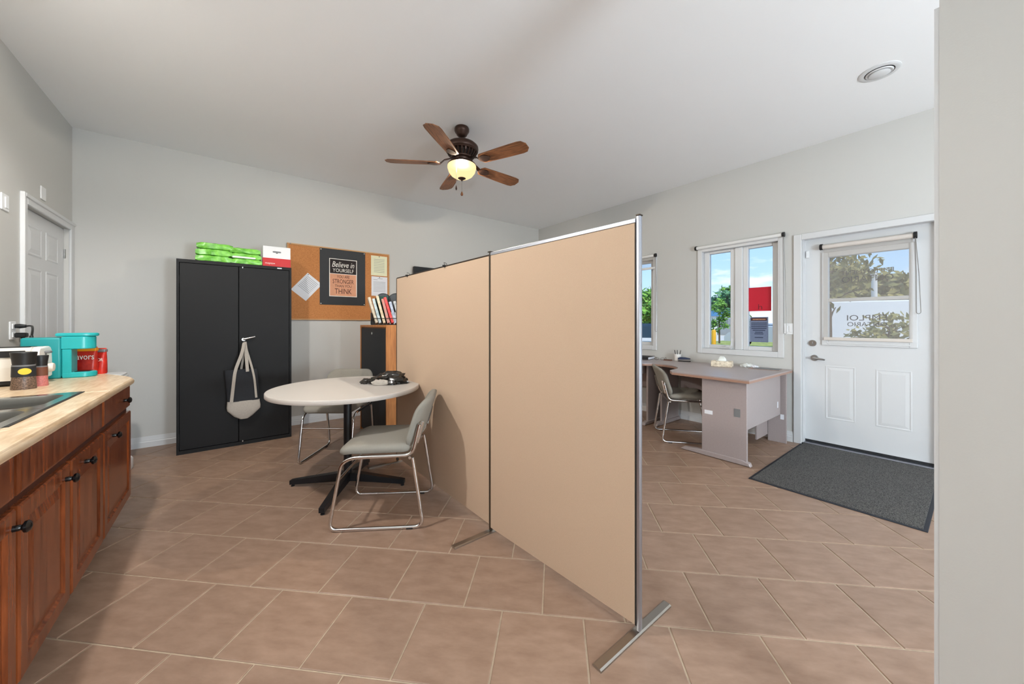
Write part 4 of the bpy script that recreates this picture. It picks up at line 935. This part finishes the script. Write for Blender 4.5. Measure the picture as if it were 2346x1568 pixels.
# ceiling lamp outside the picture, over the sink
def globe_lamp(label, loc, drop, power, col, rad=.09):
    t_ = thing('ceiling_lamp', label, 'lamp', loc, 0, 'ceiling lamps')
    obj('canopy', MB().lathe([(.07, 0), (.07, -.015), (.03, -.03)], 28), 'white_plastic', t_, 40)
    if drop > .15: obj('stem', MB().lathe([(.008, -.02), (.008, -drop + .11)], 10), 'white_plastic', t_)
    obj('socket', MB().lathe([(.035, -drop + .12), (.04, -drop + .085)], 20), 'white_plastic', t_)
    ld = bpy.data.lights.new('bulb_light', 'SPOT'); ld.energy = power; ld.color = col; ld.shadow_soft_size = rad; ld.spot_size = R(168); ld.spot_blend = .35
    lo = bpy.data.objects.new('bulb', ld); C.objects.link(lo); lo.parent = t_; lo.location = (0, 0, -drop)
    obj('shade', MB().loft([[((r_) * math.cos(a), r_ * math.sin(a), z_) for a in [k * math.pi / 16 for k in range(32)]] for r_, z_ in ((.04, -drop + .11), (.13, -drop + .05), (.16, -drop + .02))], cap=False), 'white_plastic', t_, 40)
globe_lamp('white shaded lamp hanging from the ceiling above the sink', (-.62, 2.22, ZC), .28, LAMP_KITCHEN, (1, .965, .92), .05)
def fill_lamp(label, loc, z_, power, col, rad=.28):  # unseen fill lamps on stands, added to brighten the room
    t_ = thing('fill_lamp', label, 'lamp', loc, 0, 'added fill lamps')
    obj('base', MB().lathe([(.15, 0), (.15, .012), (.03, .03)], 32), 'white_plastic', t_, 40)
    obj('pole', MB().lathe([(.011, .02), (.011, z_ - .16)], 12), 'white_plastic', t_, 40)
    obj('socket', MB().lathe([(.02, z_ - .17), (.035, z_ - .135)], 20), 'white_plastic', t_, 40)
    ld = bpy.data.lights.new('bulb_light', 'POINT'); ld.energy = power; ld.color = col; ld.shadow_soft_size = rad
    lo = bpy.data.objects.new('bulb', ld); C.objects.link(lo); lo.parent = t_; lo.location = (0, 0, z_ + .08)
fill_lamp('unseen fill lamp on a stand added far behind the viewpoint', (1.50, -2.6, 0), 1.0, FILL_REAR, (.78, .90, 1))
fill_lamp('unseen fill lamp on a stand added right of the near wall end', (3.1, -1.1, 0), 1.0, FILL_FRONT, (.74, .88, 1))
# ------------------------------------------------------------------ outside
GZ = -.15
struct('ground', MB().box(XO, 140, -90, 120, GZ - .3, GZ - .035), 'asphalt', 'grey asphalt car park outside the windows', 'ground')
solo('grass_strip', MB().box(19.5, 46, 4.45, 12.4, GZ - .035, GZ), 'grass', 'green grass strip outside beyond the car park', 'grass', kind='stuff')
solo('dry_field', MB().box(46, 138, 3, 110, GZ - .035, GZ), 'dry_grass', 'pale dry field beyond the grass strip', 'field', kind='stuff')
solo('gravel_lot', MB().box(8, 46, -30, 4.4, GZ - .035, GZ), 'gravel', 'pale gravel lot outside the entrance door', 'gravel', kind='stuff')
solo('curved_path', MB().prism([(8, 1.7), (12, 2.0), (17, 2.9), (24, 4.2), (24, 4.4), (16, 4.3), (10, 3.0), (8, 2.6)], GZ, GZ + .01), 'asphalt', 'grey curved path across the gravel outside the door', 'path')
struct('parking_slab', MB().box(8, 46, 12.45, 60, GZ - .035, GZ), 'gravel', 'pale gravel parking area beyond the partly hidden window', 'ground')
def tree(label, base, h_, cw, crown0, n, leaf, m_, seed, trunk=.06, name='tree', group='trees outside', depth=None):
    random.seed(seed); t_ = thing(name, label, 'tree', base, 0, group)
    tr_ = MB().tube([(0, 0, 0), (.05, .02, h_ * .4), (0, 0, h_ * .85)], [trunk, trunk * .8, trunk * .3], 7)
    for i in range(7):
        a = i * 2.4; z_ = h_ * (.35 + .07 * i); r_ = cw * .7 * (1 - .09 * i); tr_.tube([(0, 0, z_), (r_ * .5 * math.cos(a), r_ * .5 * math.sin(a), z_ + r_ * .3), (r_ * math.cos(a), r_ * math.sin(a), z_ + r_ * .5)], [trunk * .4, trunk * .25, trunk * .1], 5)
    obj('trunk', tr_, 'bark', t_)
    clumps = []
    for i in range(18):
        u = random.random(); z_ = h_ * (crown0 + (1 - crown0) * u); rr = cw * math.sin(math.pi * min(.97, .22 + .75 * u)) * random.uniform(.3, .95); a = random.uniform(0, 6.283)
        clumps.append(Vector((rr * math.cos(a), rr * math.sin(a), z_)))
    mb = MB()
    for i in range(n):
        c = random.choice(clumps); s_ = cw * .34
        p = c + Vector((random.gauss(0, s_ * .6), random.gauss(0, s_ * .6), random.gauss(0, s_ * .5)))
        p.z = max(p.z, leaf * 1.4)
        if p.z > h_ * 1.03: p.z = h_ * random.uniform(.9, 1.02)
        a = Vector((random.gauss(0, 1), random.gauss(0, 1), random.gauss(0, 1))).normalized(); b = a.orthogonal().normalized(); l = leaf * random.uniform(.6, 1.3)
        mb.add([p - a * l, p + b * l * .5, p + a * l, p - b * l * .5], [(0, 1, 2, 3)])
    obj('foliage', mb, m_, t_, kind='stuff')
    return t_
gp = lambda px, py: on_z(px, py, GZ)
b = gp(1648, 787); tree('slender young green tree in the left pane of the desk window', (b.x, b.y, GZ), 3.1, .72, .30, 800, .12, 'leaf', 3, .06)
i = 0
for (px, d, h_, cw, m_, lab) in ((1662, 62, 6.0, 3.2, 'leaf_blue', 'blue-green tree far behind the young tree'), (1676, 66, 7.0, 2.8, 'leaf', 'bright green tree at the right of the left pane'), (1640, 66, 5.4, 3.4, 'leaf_blue', 'distant blue-green tree behind the yellow bollard'), (1474, 46, 5.4, 3.2, 'leaf', 'bushy green tree above the parked dark car'), (1488, 52, 6.0, 3.2, 'leaf', 'second bushy green tree beyond the parked car'), (1500, 60, 6.2, 4, 'leaf', 'green tree beside the frame of the partly hidden window')):
    r_ = ray(px, Y0); r_ = r_.normalized(); p = r_ * d; tree(lab, (p.x, p.y, GZ), h_, cw, .08, 900, .42, m_, 40 + i, .14); i += 1
for (px, d, h_, cw, c0, n, lf, m_, lab) in ((1900, 15, 4.2, 1.25, .42, 1300, .11, 'leaf_olive', 'olive tree with spreading branches at the left of the door glass'), (2040, 13.5, 1.6, .8, .05, 900, .10, 'leaf_olive', 'low olive shrub seen low in the door glass'), (1915, 34, 5.2, 2.2, .05, 900, .34, 'leaf_olive', 'olive hedge tree at the left behind the door'), (1968, 37, 5.4, 2.2, .05, 900, .34, 'leaf_olive', 'olive hedge tree left of the lamp post'), (2020, 35, 4.8, 2.2, .05, 900, .34, 'leaf_olive', 'olive hedge tree right of the lamp post'), (2070, 38, 4.7, 2.2, .05, 900, .34, 'leaf_olive', 'olive hedge tree at the right of the door glass')):
    p = ray(px, Y0).normalized() * d; tree(lab, (p.x, p.y, GZ), h_, cw, c0, n, lf, m_, 60 + i, .09); i += 1
p = gp(1635, 792)
bo = thing('bollard', 'yellow bollard post at the edge of the grass', 'bollard', (p.x, p.y, GZ))
obj('post', MB().lathe([(.13, 0), (.13, .88), (.11, .96), (.05, 1.0)], 16), 'bollard', bo, 40)
obj('collar', MB().lathe([(.17, 0), (.17, .05), (.13, .07)], 16), 'dome_grey', bo, 40)
p = ray(1664, Y0).normalized() * 52
bd = thing('storage_building', 'low white building with blue roof behind the trees', 'building', (p.x, p.y, GZ), R(20))
obj('wall', MB().box(-2, 2, -2.2, 2.2, 0, 2.3), 'building_white', bd)
obj('roof', MB().prism([(-2.3, 2.3), (2.3, 2.3), (1.6, 3.0), (-1.6, 3.0)], -2.3, 2.3, 'xz'), 'roof_blue', bd)
obj('door', MB().box(-2.05, -2.0, -.9, .9, 0, 1.9), 'dome_grey', bd)
p = ray(2003, Y0).normalized() * 27
lp = thing('lamp_post', 'pale lamp post in the car park behind the door glass', 'lamp post', (p.x, p.y, GZ))
obj('pole', MB().lathe([(.14, 0), (.12, 3.5), (.10, 3.9)], 12), 'siding', lp, 40)
obj('head', MB().box(-.3, .3, -.12, .12, 3.9, 4.05, .03), 'siding', lp)
p = ray(2050, Y0).normalized() * 21
tl_ = thing('camper_trailer', 'white trailer with rounded grey end seen low in the door glass', 'trailer', (p.x, p.y, GZ), R(-80))
prt = [(-2.6, .45), (2.2, .45), (2.55, .8), (2.6, 1.3), (2.4, 1.9), (2.0, 2.25), (-2.6, 2.3)]
obj('shell', MB().prism(prt, -1.0, 1.0, 'xz', bev=.05), 'building_white', tl_)
obj('end_panel', MB().prism([(1.75, .43), (2.25, .43), (2.6, .8), (2.65, 1.3), (2.45, 1.92), (2.0, 2.3), (1.85, 2.0), (1.95, 1.2)], -1.03, 1.03, 'xz'), 'dome_grey', tl_)
for s_ in (-1, 1): obj('wheel', MB().lathe([(.33, -.1), (.33, .1)], 18, (-.3, s_ * .9, .33), 'y'), 'tyre', tl_)
obj('tow_bar', MB().box(2.3, 3.4, -.06, .06, .4, .5), 'tyre', tl_)
def car(label, loc, rz, m_):
    t_ = thing('car', label, 'car', loc, rz, 'cars parked outside')
    side = [(-2.2, .35), (-2.2, .75), (-2.0, .92), (-1.35, .96), (-.75, 1.38), (.55, 1.40), (1.15, 1.0), (2.0, .86), (2.22, .62), (2.22, .35)]
    rg = [[(x, y, z_ if z_ < .97 else .97 + (z_ - .97) * k) for x, z_ in side] for y, k in ((-.86, .55), (-.72, 1), (.72, 1), (.86, .55))]
    obj('body', MB().loft(rg), m_, t_)
    for s in (-1, 1):
        obj('side_window', MB().prism([(-1.15, .98), (-.7, 1.30), (.5, 1.32), (.98, .98)], s * .80 - .01, s * .80 + .01, 'xz'), 'car_glass', t_)
        for x in (-1.4, 1.4): obj('wheel', MB().lathe([(.32, -.1), (.32, .1)], 18, (x, s * .78, .32), 'y'), 'tyre', t_)
    obj('windshield', MB().loft([[(.60, y, 1.36) for y in (-.6, .6)] + [(1.14, y, 1.0) for y in (.7, -.7)], [(.62, y, 1.38) for y in (-.6, .6)] + [(1.16, y, 1.02) for y in (.7, -.7)]]), 'car_glass', t_)
p = gp(1473, 784); car('dark blue-green car parked outside the partly hidden window', (p.x, p.y, GZ), R(118), 'car_dark')
p = gp(1768, 797); car('silver car parked behind the grey notice', (p.x, p.y, GZ), R(100), 'car_silver')
